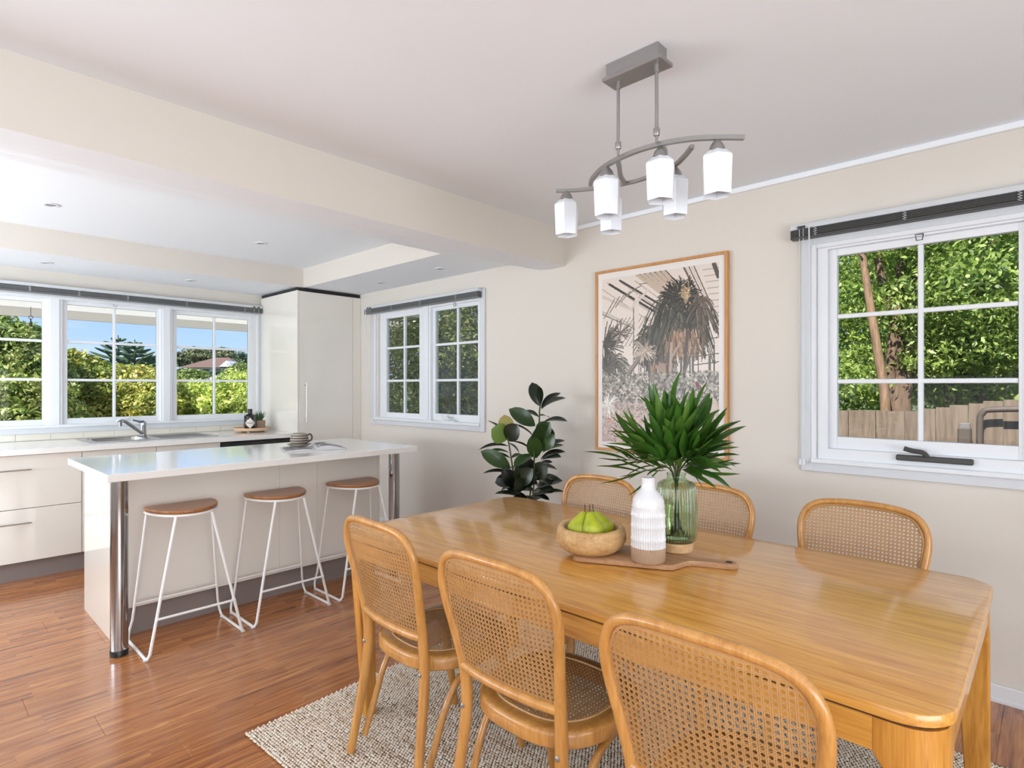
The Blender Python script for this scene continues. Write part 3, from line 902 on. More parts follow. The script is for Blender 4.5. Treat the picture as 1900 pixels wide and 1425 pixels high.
# ------------------------------------------------------------------ bar stools
def make_stool():
    t = thing('bar_stool', '', 'stool', (1.04, 3.345, 0), 0, 'bar stools at the island')
    # D-shaped dished seat, straight edge to the island (+y)
    bm = bm_new()
    out = []
    for k in range(25):
        a = PI + PI * k / 24
        out.append((0.173 * math.cos(a), 0.10 + 0.235 * math.sin(a)))
    out = [(-0.160, 0.130), (-0.171, 0.116)] + out[1:-1] + [(0.171, 0.116), (0.160, 0.130)]
    n = len(out)
    cen = (0.0, 0.0)
    def lp(s, z, dish=0):
        return [(cen[0] + (x - cen[0]) * s, cen[1] + (y - cen[1]) * s, z + 0.06 * (x * s) ** 2) for x, y in out]
    ring_loft(bm, [lp(0.97, 0.676), lp(1.0, 0.682), lp(1.0, 0.690), lp(0.975, 0.695), lp(0.6, 0.693), lp(0.2, 0.691)])
    obj('seat', bm, M['seatw'], t, smooth=True, world=False, auto=50)
    bm = bm_new()
    tube(bm, [(x * 0.97, y * 0.97, 0.668 + 0.06 * x * x) for x, y in out], 0.006, 8, closed=True)
    obj('seat_ring', bm, M['wmetal'], t, smooth=True, world=False)
    fz = 0.008
    for s in (-1, 1):
        # one bent rod: front leg, floor runner, rear leg
        bm = bm_new()
        pts = [(s * 0.085, -0.115, 0.668), (s * 0.215, -0.170, 0.03), (s * 0.226, -0.166, 0.011), (s * 0.229, -0.15, fz)]
        tube(bm, pts, 0.0075, 8)
        obj('front_leg', bm, M['wmetal'], t, smooth=True, world=False)
        bm = bm_new()
        tube(bm, smooth_path([(s * 0.158, 0.105, 0.670), (s * 0.205, 0.150, 0.16), (s * 0.212, 0.157, 0.10), (s * 0.222, 0.165, 0.05), (s * 0.229, 0.150, 0.014), (s * 0.229, 0.13, fz)], 3), 0.0065, 8)
        obj('rear_leg', bm, M['wmetal'], t, smooth=True, world=False)
        bm = bm_new(); tube(bm, [(s * 0.229, 0.14, fz), (s * 0.229, -0.155, fz)], 0.0075, 8)
        rn = obj('floor_runner', bm, M['wmetal'], t, smooth=True, world=False)
        bm = bm_new()
        for yy in (-0.155, 0.14): box(bm, (s * 0.229 - 0.010, yy - 0.009, 0.0), (s * 0.229 + 0.010, yy + 0.009, 0.010), 0.002)
        obj('foot_cap', bm, M['cord'], rn, world=False)
    bm = bm_new(); tube(bm, [(-0.184, -0.167, 0.19), (0.184, -0.167, 0.19)], 0.0065, 8); obj('footrest', bm, M['wmetal'], t, smooth=True, world=False)
    bm = bm_new(); tube(bm, [(-0.203, 0.148, 0.19), (0.203, 0.148, 0.19)], 0.0055, 8); obj('rear_stretcher', bm, M['wmetal'], t, smooth=True, world=False)
    return t
st = make_stool()
st['label'] = 'white wire stool with tan D seat nearest the left chrome post'
dup(st, (1.555, 3.355, 0), 0, 'white wire stool with tan D seat in the middle of the three at the island')
dup(st, (2.085, 3.365, 0), 0, 'white wire stool with tan D seat nearest the right chrome post, behind the cane chair')

# ------------------------------------------------------------------ dining table
TX0_, TX1, TY0, TY1, TZ = 1.215, 2.215, 0.125, 2.09, 0.75
r = thing('dining_table', 'long honey oak dining table with rounded corners', 'table', ((TX0_ + TX1) / 2, (TY0 + TY1) / 2, 0))
bm = bm_new()
def rl(ins, z, rr=0.085): return [(x, y, z) for x, y in rrect(TX0_ + ins, TX1 - ins, TY0 + ins, TY1 - ins, rr - ins * 0.6, 8)]
ring_loft(bm, [rl(0.004, 0.7245), rl(0, 0.728), rl(0, 0.7455), rl(0.0015, 0.7485), rl(0.005, TZ)])
obj('tabletop', bm, M['oak'], r, smooth=True, auto=35)
bm = bm_new(); ring_loft(bm, [rl(0.010, 0.719), rl(0.010, 0.7245)]); obj('painted_groove_shade', bm, M['sub'], r)  # dark strip paints the shade of the groove under the tabletop
for nm, a, b_ in (('long', (TX0_ + 0.0095, TY0 + 0.11), (TX0_ + 0.028, TY1 - 0.11)), ('long', (TX1 - 0.028, TY0 + 0.11), (TX1 - 0.0095, TY1 - 0.11)),
                  ('short', (TX0_ + 0.11, TY0 + 0.0095), (TX1 - 0.11, TY0 + 0.028)), ('short', (TX0_ + 0.11, TY1 - 0.028), (TX1 - 0.11, TY1 - 0.0095))):
    bm = bm_new(); box(bm, (*a, 0.655), (*b_, 0.719), 0.002); obj('apron', bm, M['oak'], r)
for cx, cy in ((0, 0), (1, 0), (0, 1), (1, 1)):
    bm = bm_new()
    loops = []
    for z, w in ((0.719, 0.112), (0.655, 0.112), (0.645, 0.106), (0.625, 0.092), (0.59, 0.082), (0.5, 0.076), (0.012, 0.050)):
        ins = 0.008 + (0.045 * (0.72 - z) / 0.72 if cy else 0.0)
        x0 = TX0_ + ins if cx == 0 else TX1 - ins - w; y0 = TY0 + ins if cy == 0 else TY1 - ins - w
        x1, y1 = x0 + w, y0 + w
        big, sm = min(0.07, w * 0.6), 0.006
        lp = []
        for (qx, qy, a0) in ((1, 1, 0), (0, 1, PI / 2), (0, 0, PI), (1, 0, 3 * PI / 2)):
            rr = big if (qx == cx and qy == cy) else sm
            ccx = x1 - rr if qx else x0 + rr; ccy = y1 - rr if qy else y0 + rr
            for k_ in range(6):
                a = a0 + PI / 2 * k_ / 5
                lp.append((ccx + rr * math.cos(a), ccy + rr * math.sin(a), z))
        loops.append(lp)
    ring_loft(bm, loops)
    obj('leg', bm, M['oakz'], r, smooth=True, auto=30)

# ------------------------------------------------------------------ cane chairs
def cane_mesh(bm, hw, v0, v1, mapf, p=0.0130, w=0.00105, pair=0.0016):
    """open six-way weave; hw(v) half width at v; mapf(u, v, layer) -> point"""
    def strand(ptfun, t0, t1, layer):
        n = max(2, int((t1 - t0) / 0.035) + 1)
        prev = None
        for i in range(n + 1):
            t = t0 + (t1 - t0) * i / n
            (u, v), (nu, nv) = ptfun(t)
            a = bm.verts.new(mapf(u + nu * w, v + nv * w, layer)); c = bm.verts.new(mapf(u - nu * w, v - nv * w, layer))
            if prev: bm.faces.new((prev[0], a, c, prev[1]))
            prev = (a, c)
    um = max(hw(v0 + (v1 - v0) * i / 20) for i in range(21))
    def inside(u, v): return v0 <= v <= v1 and abs(u) <= hw(v)
    def clip(fun, lo, hi, layer):
        step = 0.004; cur = None; t = lo; last = None
        while t <= hi + 1e-9:
            (u, v), _ = fun(t)
            if inside(u, v):
                if cur is None: cur = t
                last = t
            elif cur is not None:
                if last - cur > 0.006: strand(fun, cur - 0.002, last + 0.002, layer)
                cur = None
            t += step
        if cur is not None and last - cur > 0.006: strand(fun, cur - 0.002, last + 0.002, layer)
    k_ = -int(um / p) - 1
    while k_ * p < um:
        for s in (-1, 1): clip(lambda t, c=k_ * p + s * pair: ((c, t), (1, 0)), v0, v1, 0)
        k_ += 1
    k_ = 0
    while v0 + k_ * p < v1:
        for s in (-1, 1): clip(lambda t, c=v0 + (k_ + 0.5) * p + s * pair: ((t, c), (0, 1)), -um, um, 1)
        k_ += 1
    q = math.sqrt(0.5)
    L_ = um + (v1 - v0)
    k_ = -int(L_ / p) - 2
    while k_ * p < L_ + p:
        c = (k_ + 0.0) * p
        clip(lambda t, c=c: ((t * q + c, v0 + t * q), (q, -q)), 0, (v1 - v0) / q, 2)
        clip(lambda t, c=c: ((-t * q + c, v0 + t * q), (q, q)), 0, (v1 - v0) / q, 3)
        k_ += 1

BACK = [(-0.245, 0.205, 0.0), (-0.222, 0.190, 0.15), (-0.198, 0.178, 0.32), (-0.192, 0.174, 0.42), (-0.200, 0.177, 0.515), (-0.222, 0.192, 0.62),
        (-0.241, 0.206, 0.70), (-0.252, 0.211, 0.755), (-0.260, 0.204, 0.798), (-0.267, 0.183, 0.832), (-0.274, 0.145, 0.853), (-0.281, 0.085, 0.862), (-0.285, 0.03, 0.8645)]
def bow(y, z): return 0.0
def back_half(z):
    pts = BACK[4:]
    for a, b_ in zip(pts, pts[1:]):
        if a[2] <= z <= b_[2]:
            t = (z - a[2]) / (b_[2] - a[2]); return a[1] + (b_[1] - a[1]) * t
    return 0.178 if z < 0.53 else 0.0
def back_x(y, z):
    pts = BACK[4:10]
    x = pts[-1][0] if z > pts[-1][2] else None
    if x is None:
        for a, b_ in zip(pts, pts[1:]):
            if a[2] <= z <= b_[2]:
                t = (z - a[2]) / (b_[2] - a[2]); x = a[0] + (b_[0] - a[0]) * t; break
        else: x = pts[0][0]
    hw = 0.2
    return x - 0.022 * max(0.0, 1 - (y / hw) ** 2)

def make_chair():
    t = thing('cane_chair', '', 'chair', (0, 0, 0), 0, 'cane chairs around the dining table')
    # bentwood back frame: rear legs and arch are one continuous bend
    side = [Vector(p) for p in BACK]
    path = side + [Vector((p.x, -p.y, p.z)) for p in reversed(side)]
    full = smooth_path(path, 4)
    rs = []
    for p in full:
        rs.append(0.0150 + 0.0025 * min(1.0, max(0.0, (p.z - 0.05) / 0.3)) - 0.0055 * min(1.0, max(0.0, (p.z - 0.45) / 0.35)))
    bm = bm_new(); tube(bm, full, 0.017, 12, rs=rs)
    obj('back_frame', bm, M['bent'], t, smooth=True, auto=60, world=False)
    # lower rail
    bm = bm_new()
    pts = [(back_x(y, 0.515) if abs(y) < 0.17 else -0.202, y, 0.515) for y in (-0.176, -0.12, -0.06, 0, 0.06, 0.12, 0.176)]
    tube(bm, smooth_path(pts, 3), 0.0145, 10)
    obj('back_rail', bm, M['bent'], t, smooth=True, auto=60, world=False)
    # cane panel of the back
    bm = bm_new()
    def hw(z):
        return max(0.0, back_half(z) - 0.009)
    def mp(u, v, l): return (back_x(u, v) + 0.0006 * l, u, v)
    cane_mesh(bm, hw, 0.527, 0.858, mp)
    o = obj('back_cane', bm, M['cane'], t, world=False, recalc=False); o['kind'] = 'stuff'
    bm = bm_new()
    edge = [(p[0], p[1] - (0.013 if p[2] < 0.84 else 0.009), p[2] - (0.0 if p[2] < 0.77 else (0.008 if p[2] < 0.84 else 0.013))) for p in BACK[4:]]
    edge = [Vector((back_x(p[1], p[2]) + 0.004, p[1], p[2])) for p in edge]
    loop = edge + [Vector((p.x, -p.y, p.z)) for p in reversed(edge)]
    tube(bm, smooth_path(loop, 3), 0.0045, 6)
    obj('cane_spline', bm, M['cane'], t, smooth=True, world=False)
    # seat ring
    NS, ex = 48, 2.7
    def se(a, hx, hy, cx=0.012):
        c, s = math.cos(a), math.sin(a)
        return (cx + hx * math.copysign(abs(c) ** (2 / ex), c), hy * math.copysign(abs(s) ** (2 / ex), s) * (1 + 0.05 * c))
    def lp(d, z): return [(*se(2 * PI * k_ / NS, 0.212 - d, 0.218 - d), z) for k_ in range(NS)]
    bm = bm_new()
    loops = [lp(0.006, 0.385), lp(0.0, 0.391), lp(0.0, 0.422), lp(0.004, 0.429), lp(0.010, 0.432), lp(0.045, 0.432), lp(0.050, 0.428), lp(0.050, 0.388)]
    rr = [[bm.verts.new(p) for p in l] for l in loops]
    for i in range(len(rr)):
        a, b_ = rr[i], rr[(i + 1) % len(rr)]
        for k_ in range(NS): bm.faces.new((a[k_], a[(k_ + 1) % NS], b_[(k_ + 1) % NS], b_[k_]))
    obj('seat_frame', bm, M['bent'], t, smooth=True, auto=45, world=False)
    bm = bm_new()
    def hws(v):
        q = abs((v - 0.012) / 0.166)
        return 0.170 * max(0.0, 1 - q ** ex) ** (1 / ex) if q < 1 else 0.0
    cane_mesh(bm, hws, 0.012 - 0.166, 0.012 + 0.166, lambda u, v, l: (v, u, 0.4305 + 0.0006 * l))
    o = obj('seat_cane', bm, M['cane'], t, world=False, recalc=False); o['kind'] = 'stuff'
    bm = bm_new(); tube(bm, [(*se(2 * PI * k_ / NS, 0.167, 0.172), 0.4325) for k_ in range(NS)], 0.004, 6, closed=True)
    obj('seat_spline', bm, M['cane'], t, smooth=True, world=False)
    for s in (-1, 1):
        bm = bm_new(); tube(bm, [(0.140, s * 0.160, 0.390), (0.165, s * 0.172, 0.27), (0.225, s * 0.195, 0.0)], 0.018, 12, rs=[0.0195, 0.0175, 0.0125])
        obj('front_leg', bm, M['bent'], t, smooth=True, auto=60, world=False)
        bm = bm_new()
        tube(bm, smooth_path([(0.09, s * 0.190, 0.378), (0.01, s * 0.193, 0.375), (-0.065, s * 0.192, 0.345), (-0.118, s * 0.190, 0.270), (-0.155, s * 0.188, 0.17), (-0.200, s * 0.187, 0.05)], 4), 0.0115, 8)
        obj('brace', bm, M['bent'], t, smooth=True, auto=60, world=False)
        bm = bm_new(); c = Vector((-0.2070, s * 0.174, 0.398))
        tube(bm, [c, c + Vector((-0.004, 0, 0)), c + Vector((-0.006, 0, 0))], 0.007, 12, rs=[0.0075, 0.007, 0.004])
        obj('bolt', bm, M['nickel'], t, smooth=True, world=False)
    return t
ch = make_chair()
ch['label'] = 'cane backed bentwood chair at the far left corner of the table, nearest the island stools'
ch.location = (1.345, 1.625, 0.012); ch.rotation_euler = (0, 0, -0.05)
dup(ch, (1.315, 1.062, 0.012), 0.0, 'cane backed bentwood chair in the middle of the near side of the table')
dup(ch, (1.262, 0.472, 0.012), 0.0, 'closest cane backed bentwood chair, cropped by the bottom of the photo')
dup(ch, (2.085, 1.63, 0.012), PI - 0.03, 'cane backed bentwood chair across the table behind the pear bowl')
dup(ch, (2.215, 1.135, 0.012), PI + 0.02, 'cane backed bentwood chair across the table right of the green glass vase')
dup(ch, (2.245, 0.535, 0.012), PI, 'cane backed bentwood chair across the table below the large window')

# ------------------------------------------------------------------ jute rug of woven loops
RUGC, RUGA = Vector((0.895, 2.24)), math.radians(3.0)
RW_, RL_ = 1.62, 2.75                                         # across x, along -y
r = thing('jute_rug', 'pale woven jute rug under the dining table', 'rug', (RUGC.x, RUGC.y, 0), RUGA)
bm = bm_new(); box(bm, (0.004, -RL_, 0.0006), (RW_, -0.004, 0.006), 0.002); obj('rug_backing', bm, M['jutebase'], r, world=False)
rng = np.random.default_rng(3)
pu, pv = 0.0115, 0.0130                                       # rib spacing, loop length
nu, nv = int(RW_ / pu), int(RL_ / pv)
iu, iv = np.meshgrid(np.arange(nu), np.arange(nv), indexing='ij')
iu = iu.ravel(); iv = iv.ravel()
cx = (iu + 0.5) * pu + rng.normal(0, 0.0006, iu.size)
cy = -(iv + 0.5 + 0.5 * (iu % 2)) * pv + rng.normal(0, 0.0008, iu.size)
cz = 0.0075 + rng.normal(0, 0.0009, iu.size)
ang = rng.normal(0.25, 0.07, iu.size)
hl = 0.0066 + rng.normal(0, 0.0004, iu.size); hw_ = 0.0050 + rng.normal(0, 0.0004, iu.size); hh = 0.0055
tmpl = np.array([(-1, 0, -0.6), (-0.55, -1, -0.3), (-0.55, 1, -0.3), (-0.45, 0, 0.8), (0.55, -1, -0.3), (0.55, 1, -0.3), (0.45, 0, 0.8), (1, 0, -0.6)], float)
ca, sa = np.cos(ang)[:, None], np.sin(ang)[:, None]
lx = tmpl[None, :, 1] * hw_[:, None]; ly = tmpl[None, :, 0] * hl[:, None]
V = np.stack([cx[:, None] + lx * ca - ly * sa, cy[:, None] + lx * sa + ly * ca, cz[:, None] + tmpl[None, :, 2] * hh], -1)
ft = np.array([(0, 1, 3), (0, 3, 2), (1, 4, 6), (1, 6, 3), (3, 6, 5), (3, 5, 2), (4, 7, 6), (6, 7, 5)])
F_ = (ft[None] + (np.arange(iu.size) * 8)[:, None, None]).reshape(-1, 3)
o = mesh_np('woven_loops', V.reshape(-1, 3), F_, M['jute'], r, smooth=True); o['kind'] = 'stuff'

# ------------------------------------------------------------------ framed print
PY0, PY1, PZ0, PZ1 = 1.315, 2.200, 0.912, 2.080
XP = XW - 0.034
r = thing('framed_print', 'oak framed photo print of desert plants in a glasshouse', 'picture', (XW, (PY0 + PY1) / 2, PZ0))
fw = 0.017
bm = bm_new()
for a, b_ in (((PY0, PZ0), (PY0 + fw, PZ1)), ((PY1 - fw, PZ0), (PY1, PZ1)), ((PY0 + fw, PZ0), (PY1 - fw, PZ0 + fw)), ((PY0 + fw, PZ1 - fw), (PY1 - fw, PZ1))):
    box(bm, (XP, a[0], a[1]), (XW - 0.001, b_[0], b_[1]), 0.0015)
obj('frame', bm, M['frameoak'], r)
bm = bm_new(); box(bm, (XP + 0.010, PY0 + fw, PZ0 + fw), (XP + 0.016, PY1 - fw, PZ1 - fw)); obj('mat_board', bm, M['mat'], r)
# the print, painted as ink on a fine grid
IW, IH = 270, 370
img = np.zeros((IH, IW, 3)); yy, xx = np.mgrid[0:IH, 0:IW]
U, Vv = xx / IW, yy / IH
rg = np.random.default_rng(11)
img[:] = (226, 213, 203)
img += (rg.normal(0, 1, (IH, IW, 1)) * 3)
low = np.clip((Vv - 0.55) / 0.2, 0, 1)[..., None]
img = img * (1 - low) + np.array((206, 186, 176)) * low
def line(p0, p1, w, col, al=1.0):
    x0, y0, x1, y1 = p0[0] * IW, p0[1] * IH, p1[0] * IW, p1[1] * IH
    n = int(max(abs(x1 - x0), abs(y1 - y0)) * 1.5) + 2
    for t in np.linspace(0, 1, n):
        cx_, cy_ = x0 + (x1 - x0) * t, y0 + (y1 - y0) * t
        xa, xb = int(max(0, cx_ - w / 2)), int(min(IW - 1, cx_ + w / 2)); ya, yb = int(max(0, cy_ - w / 2)), int(min(IH - 1, cy_ + w / 2))
        if xb < xa or yb < ya or cx_ < 0 or cy_ < 0 or cx_ >= IW or cy_ >= IH: continue
        img[ya:yb + 1, xa:xb + 1] = img[ya:yb + 1, xa:xb + 1] * (1 - al) + np.array(col) * al
def blob(c, rx, ry, col, al=1.0):
    m_ = ((U - c[0]) / rx) ** 2 + ((Vv - c[1]) / ry) ** 2 < 1
    img[m_] = img[m_] * (1 - al) + np.array(col) * al
def fronds(c, n, r0, r1, a0, a1, col, w=1, droop=0.0, jit=18):
    for _ in range(n):
        a = rg.uniform(a0, a1); L_ = rg.uniform(r0, r1)
        p = np.array(c) + rg.normal(0, 0.008, 2); d = np.array([math.cos(a), -math.sin(a) * 0.75])
        cc = np.array(col) + rg.normal(0, jit)
        q = p
        for s_ in range(4):
            nq = q + d * L_ / 4 + np.array([0, droop * L_ * (s_ + 1) / 6]); line(q, nq, w, np.clip(cc, 20, 240), 0.85); q = nq
for i in range(7): line((0.02 + i * 0.13 - 0.1, 0.02 + i * 0.005), (0.60 + i * 0.06, 0.36 - i * 0.02), 1.2, (188, 172, 160))       # roof glazing bars
line((0.07, 0.035), (0.50, 0.235), 3, (52, 44, 40)); line((0.17, 0.02), (0.55, 0.20), 2.5, (60, 52, 46)); line((0.33, 0.13), (0.62, 0.27), 2, (70, 60, 54))
for i in range(6): line((0.33 + i * 0.045, 0.0), (0.60 + i * 0.03, 0.16), 5, (196, 176, 158)); line((0.355 + i * 0.045, 0.0), (0.62 + i * 0.03, 0.16), 1, (90, 76, 66))
line((0.0, 0.105), (0.34, 0.225), 4, (206, 194, 182)); line((0, 0.20), (0.34, 0.315), 3, (196, 184, 172)); line((0, 0.215), (0.34, 0.33), 1, (110, 98, 88))
for i in range(7): line((0.02 + i * 0.055, 0.24 - i * 0.03), (0.12 + i * 0.05, 0.13 - i * 0.012), 1, (120, 110, 100))
for i in range(9): line((0.02 + i * 0.04, 0.42), (0.20 + i * 0.035, 0.25), 1, (150, 138, 126), 0.8)
line((0.33, 0.13), (0.33, 0.62), 9, (222, 208, 198)); line((0.30, 0.17), (0.30, 0.60), 1, (96, 86, 78)); line((0.43, 0.10), (0.27, 0.20), 3, (214, 200, 190))
for i in range(5): line((0.73 + i * 0.02, 0.0), (0.985 + i * 0.012, 0.375), 1 + (i == 0), (104, 88, 76) if i % 2 == 0 else (206, 190, 178))
for i in range(9): line((0.88 + i * 0.012, 0.03 + i * 0.034), (1.0, 0.03 + i * 0.034), 1, (176, 164, 154))
line((0.96, 0.0), (1.0, 0.08), 6, (88, 82, 78))
for v_ in (0.40, 0.485, 0.53, 0.625, 0.69): line((0.80, v_ + 0.015), (1.0, v_), 1, (84, 78, 74))
for u_ in (0.845, 0.965, 0.78): line((u_, 0.44), (u_, 0.78), 1.4, (74, 70, 66))
fronds((0.02, 0.40), 70, 0.08, 0.20, -PI / 2, PI / 2, (72, 66, 58)); fronds((0.12, 0.50), 120, 0.07, 0.17, 0, 2 * PI, (96, 88, 78), droop=0.3)
fronds((0.18, 0.34), 26, 0.06, 0.12, 0, 2 * PI, (90, 78, 68)); fronds((0.05, 0.56), 70, 0.05, 0.14, -0.4, PI, (80, 74, 64))
def arc_fronds(c, spread, n, r0, r1, a0, a1, col, droop, jit=26):
    for _ in range(n):
        a = rg.uniform(a0, a1); L_ = rg.uniform(r0, r1); q = np.array([c[0] + rg.normal(0, spread[0]), c[1] + rg.normal(0, spread[1])])
        d = np.array([math.cos(a), -math.sin(a) * 0.7]); cc = np.clip(np.array(col) + rg.normal(0, jit), 24, 235)
        for s_ in range(6):
            nq = q + d * L_ / 6 + np.array([0, droop * L_ * (s_ / 6.0) ** 1.2 / 3.2]); line(q, nq, 1, cc, 0.75); q = nq
def hang(x0, x1, y0, y1, n, L0, L1, col, jit=28):
    for _ in range(n):
        xx_ = rg.normal((x0 + x1) / 2, (x1 - x0) / 4.2); yy_ = rg.uniform(y0, y1); L_ = rg.uniform(L0, L1)
        line((xx_, yy_), (xx_ + rg.normal(0, 0.012), yy_ + L_), 1, np.clip(np.array(col) + rg.normal(0, jit), 24, 230), 0.7)
arc_fronds((0.44, 0.40), (0.03, 0.03), 320, 0.03, 0.12, 0, 2 * PI, (84, 84, 70), 0.4)
hang(0.40, 0.64, 0.36, 0.46, 420, 0.08, 0.20, (70, 62, 52)); arc_fronds((0.52, 0.36), (0.04, 0.02), 260, 0.06, 0.14, -0.2, PI + 0.2, (66, 60, 48), 1.4)
hang(0.46, 0.60, 0.52, 0.58, 120, 0.06, 0.12, (128, 100, 80))
hang(0.55, 0.88, 0.20, 0.32, 520, 0.08, 0.22, (92, 82, 66)); arc_fronds((0.70, 0.21), (0.05, 0.03), 620, 0.08, 0.24, -0.3, PI + 0.3, (64, 60, 46), 1.5)
arc_fronds((0.69, 0.16), (0.04, 0.02), 220, 0.06, 0.15, 0.3, PI - 0.3, (52, 48, 40), 0.2)
hang(0.62, 0.86, 0.34, 0.42, 160, 0.05, 0.12, (150, 118, 92)); arc_fronds((0.745, 0.14), (0.012, 0.02), 60, 0.02, 0.05, 0, 2 * PI, (176, 152, 118), 0.2)
arc_fronds((0.86, 0.21), (0.02, 0.02), 110, 0.04, 0.12, 0, 2 * PI, (90, 78, 66), 1.0)
line((0.63, 0.42), (0.61, 0.70), 5, (170, 150, 138)); line((0.63, 0.50), (0.70, 0.42), 3, (168, 146, 132)); line((0.76, 0.36), (0.72, 0.70), 6, (82, 72, 66)); line((0.74, 0.58), (0.83, 0.40), 3, (104, 92, 84)); line((0.55, 0.55), (0.56, 0.72), 14, (158, 132, 116))
line((0.10, 0.72), (0.38, 0.47), 7, (140, 126, 114)); line((0.11, 0.725), (0.39, 0.475), 1, (84, 74, 66)); fronds((0.40, 0.45), 50, 0.04, 0.12, 0, 2 * PI, (176, 158, 142))
for u_ in (0.80, 0.93, 0.71): line((u_, 0.50), (u_, 0.68), 4, (92, 88, 78))
for _ in range(3200):
    c = (rg.uniform(0, 1), rg.uniform(0.58, 0.80)); s_ = rg.uniform(0.003, 0.013)
    g_ = rg.uniform(50, 205); blob(c, s_, s_ * 0.7, (g_, g_ * 0.95, g_ * 0.87), 0.75)
for _ in range(2200):
    c = (rg.uniform(0, 1), rg.uniform(0.76, 1.0)); s_ = rg.uniform(0.004, 0.018)
    g_ = rg.uniform(150, 222); blob(c, s_, s_ * 0.6, (g_, g_ * 0.88, g_ * 0.84), 0.6)
for _ in range(420):
    c = (rg.uniform(0, 1), rg.uniform(0.74, 1.0)); blob(c, 0.006, 0.003, (110, 74, 66), 0.8)
fronds((0.06, 0.78), 60, 0.04, 0.10, 0, 2 * PI, (214, 206, 196), jit=30)
blob((0.93, 0.76), 0.06, 0.045, (206, 186, 170), 0.9)
for c in ((0.84, 0.655), (0.86, 0.67), (0.83, 0.645), (0.87, 0.70), (0.60, 0.71), (0.85, 0.705)): blob(c, 0.012, 0.009, (120, 24, 30), 0.9)
for c in ((0.07, 0.87), (0.30, 0.93), (0.62, 0.80)): blob(c, 0.018, 0.012, (220, 150, 110), 0.8)
img = np.clip(img, 0, 255) / 255.0
lin = np.where(img <= 0.04045, img / 12.92, ((img + 0.055) / 1.055) ** 2.4)
ay0, ay1, az0, az1 = PY0 + 0.052, PY1 - 0.050, PZ0 + 0.058, PZ1 - 0.055
gx, gz = np.meshgrid(np.linspace(ay1, ay0, IW + 1), np.linspace(az1, az0, IH + 1))
base = Vector(r.location)
verts = np.stack([np.full(gx.size, XP + 0.0095 - base.x), gx.ravel() - base.y, gz.ravel() - base.z], -1)
ii, jj = np.mgrid[0:IH, 0:IW]
a_ = (ii * (IW + 1) + jj).ravel()
faces = np.stack([a_, a_ + IW + 1, a_ + IW + 2, a_ + 1], -1)
o = mesh_np('art_print', verts, faces, M['art'], r)
ca_ = o.data.color_attributes.new('ink', 'FLOAT_COLOR', 'CORNER')
cc = np.repeat(np.concatenate([lin.reshape(-1, 3), np.ones((IW * IH, 1))], 1), 4, axis=0)
ca_.data.foreach_set('color', cc.astype(np.float32).ravel())

# ------------------------------------------------------------------ pendant light
r = thing('pendant_light', 'brushed nickel pendant with six opal glass shades over the table', 'light', (1.79, 1.03, H))
bm = bm_new()
box(bm, (1.642, 0.912, 2.372), (1.702, 1.108, H), 0.002); box(bm, (1.634, 0.898, 2.360), (1.716, 1.118, 2.3725), 0.0015)
obj('ceiling_canopy', bm, M['nickel'], r)
for (rx, ry) in ((1.671, 1.077), (1.667, 0.930)):
    bm = bm_new(); tube(bm, [(rx, ry, 2.361), (rx, ry, 2.135)], 0.0055, 10); lathe(bm, [(0.008, 2.335), (0.008, 2.361)], (rx, ry, 0), 12)
    rd = obj('rod', bm, M['nickel'], r, smooth=True, auto=30)
    bm = bm_new(); lathe(bm, [(0.009, 2.132), (0.0105, 2.136), (0.0105, 2.152), (0.009, 2.156)], (rx, ry, 0), 14); lathe(bm, [(0.0045, 2.11), (0.0045, 2.133)], (rx, ry, 0), 10)
    obj('rod_joint', bm, M['nickel'], rd, smooth=True, auto=30)
def flatbar(name, pts, w, h_):
    p = smooth_path(pts, 6)
    bm = bm_new(); prev = None
    for i, q in enumerate(p):
        t = (p[min(i + 1, len(p) - 1)] - p[max(i - 1, 0)]).normalized(); s = Vector((-t.y, t.x, 0)).normalized() * w / 2
        vs = [bm.verts.new(q + s + Vector((0, 0, -h_ / 2))), bm.verts.new(q - s + Vector((0, 0, -h_ / 2))), bm.verts.new(q - s + Vector((0, 0, h_ / 2))), bm.verts.new(q + s + Vector((0, 0, h_ / 2)))]
        if prev:
            for k_ in range(4): bm.faces.new((prev[k_], prev[(k_ + 1) % 4], vs[(k_ + 1) % 4], vs[k_]))
        else: bm.faces.new(vs[::-1])
        prev = vs
    bm.faces.new(prev)
    return obj(name, bm, M['nickel'], r, smooth=True, auto=40)
za = 2.110
flatbar('curved_arm', [(1.822, 0.711, za), (1.777, 0.757, za), (1.716, 0.839, za), (1.684, 0.935, za), (1.684, 1.042, za), (1.722, 1.166, za), (1.787, 1.264, za), (1.838, 1.312, za)], 0.014, 0.014)
zb_ = 2.109
flatbar('curved_arm', [(1.797, 1.449, zb_), (1.833, 1.409, zb_ - 0.0), (1.879, 1.328, zb_), (1.914, 1.222, zb_), (1.920, 1.126, zb_), (1.884, 0.990, zb_), (1.832, 0.919, zb_), (1.770, 0.858, zb_)], 0.014, 0.012)
flatbar('cross_bar', [(1.693, 1.095, za), (1.76, 1.13, za), (1.84, 1.175, za), (1.917, 1.205, za)], 0.016, 0.010)
flatbar('cross_bar', [(1.684, 0.93, za), (1.75, 0.945, za), (1.82, 0.985, za), (1.90, 1.03, za)], 0.016, 0.010)
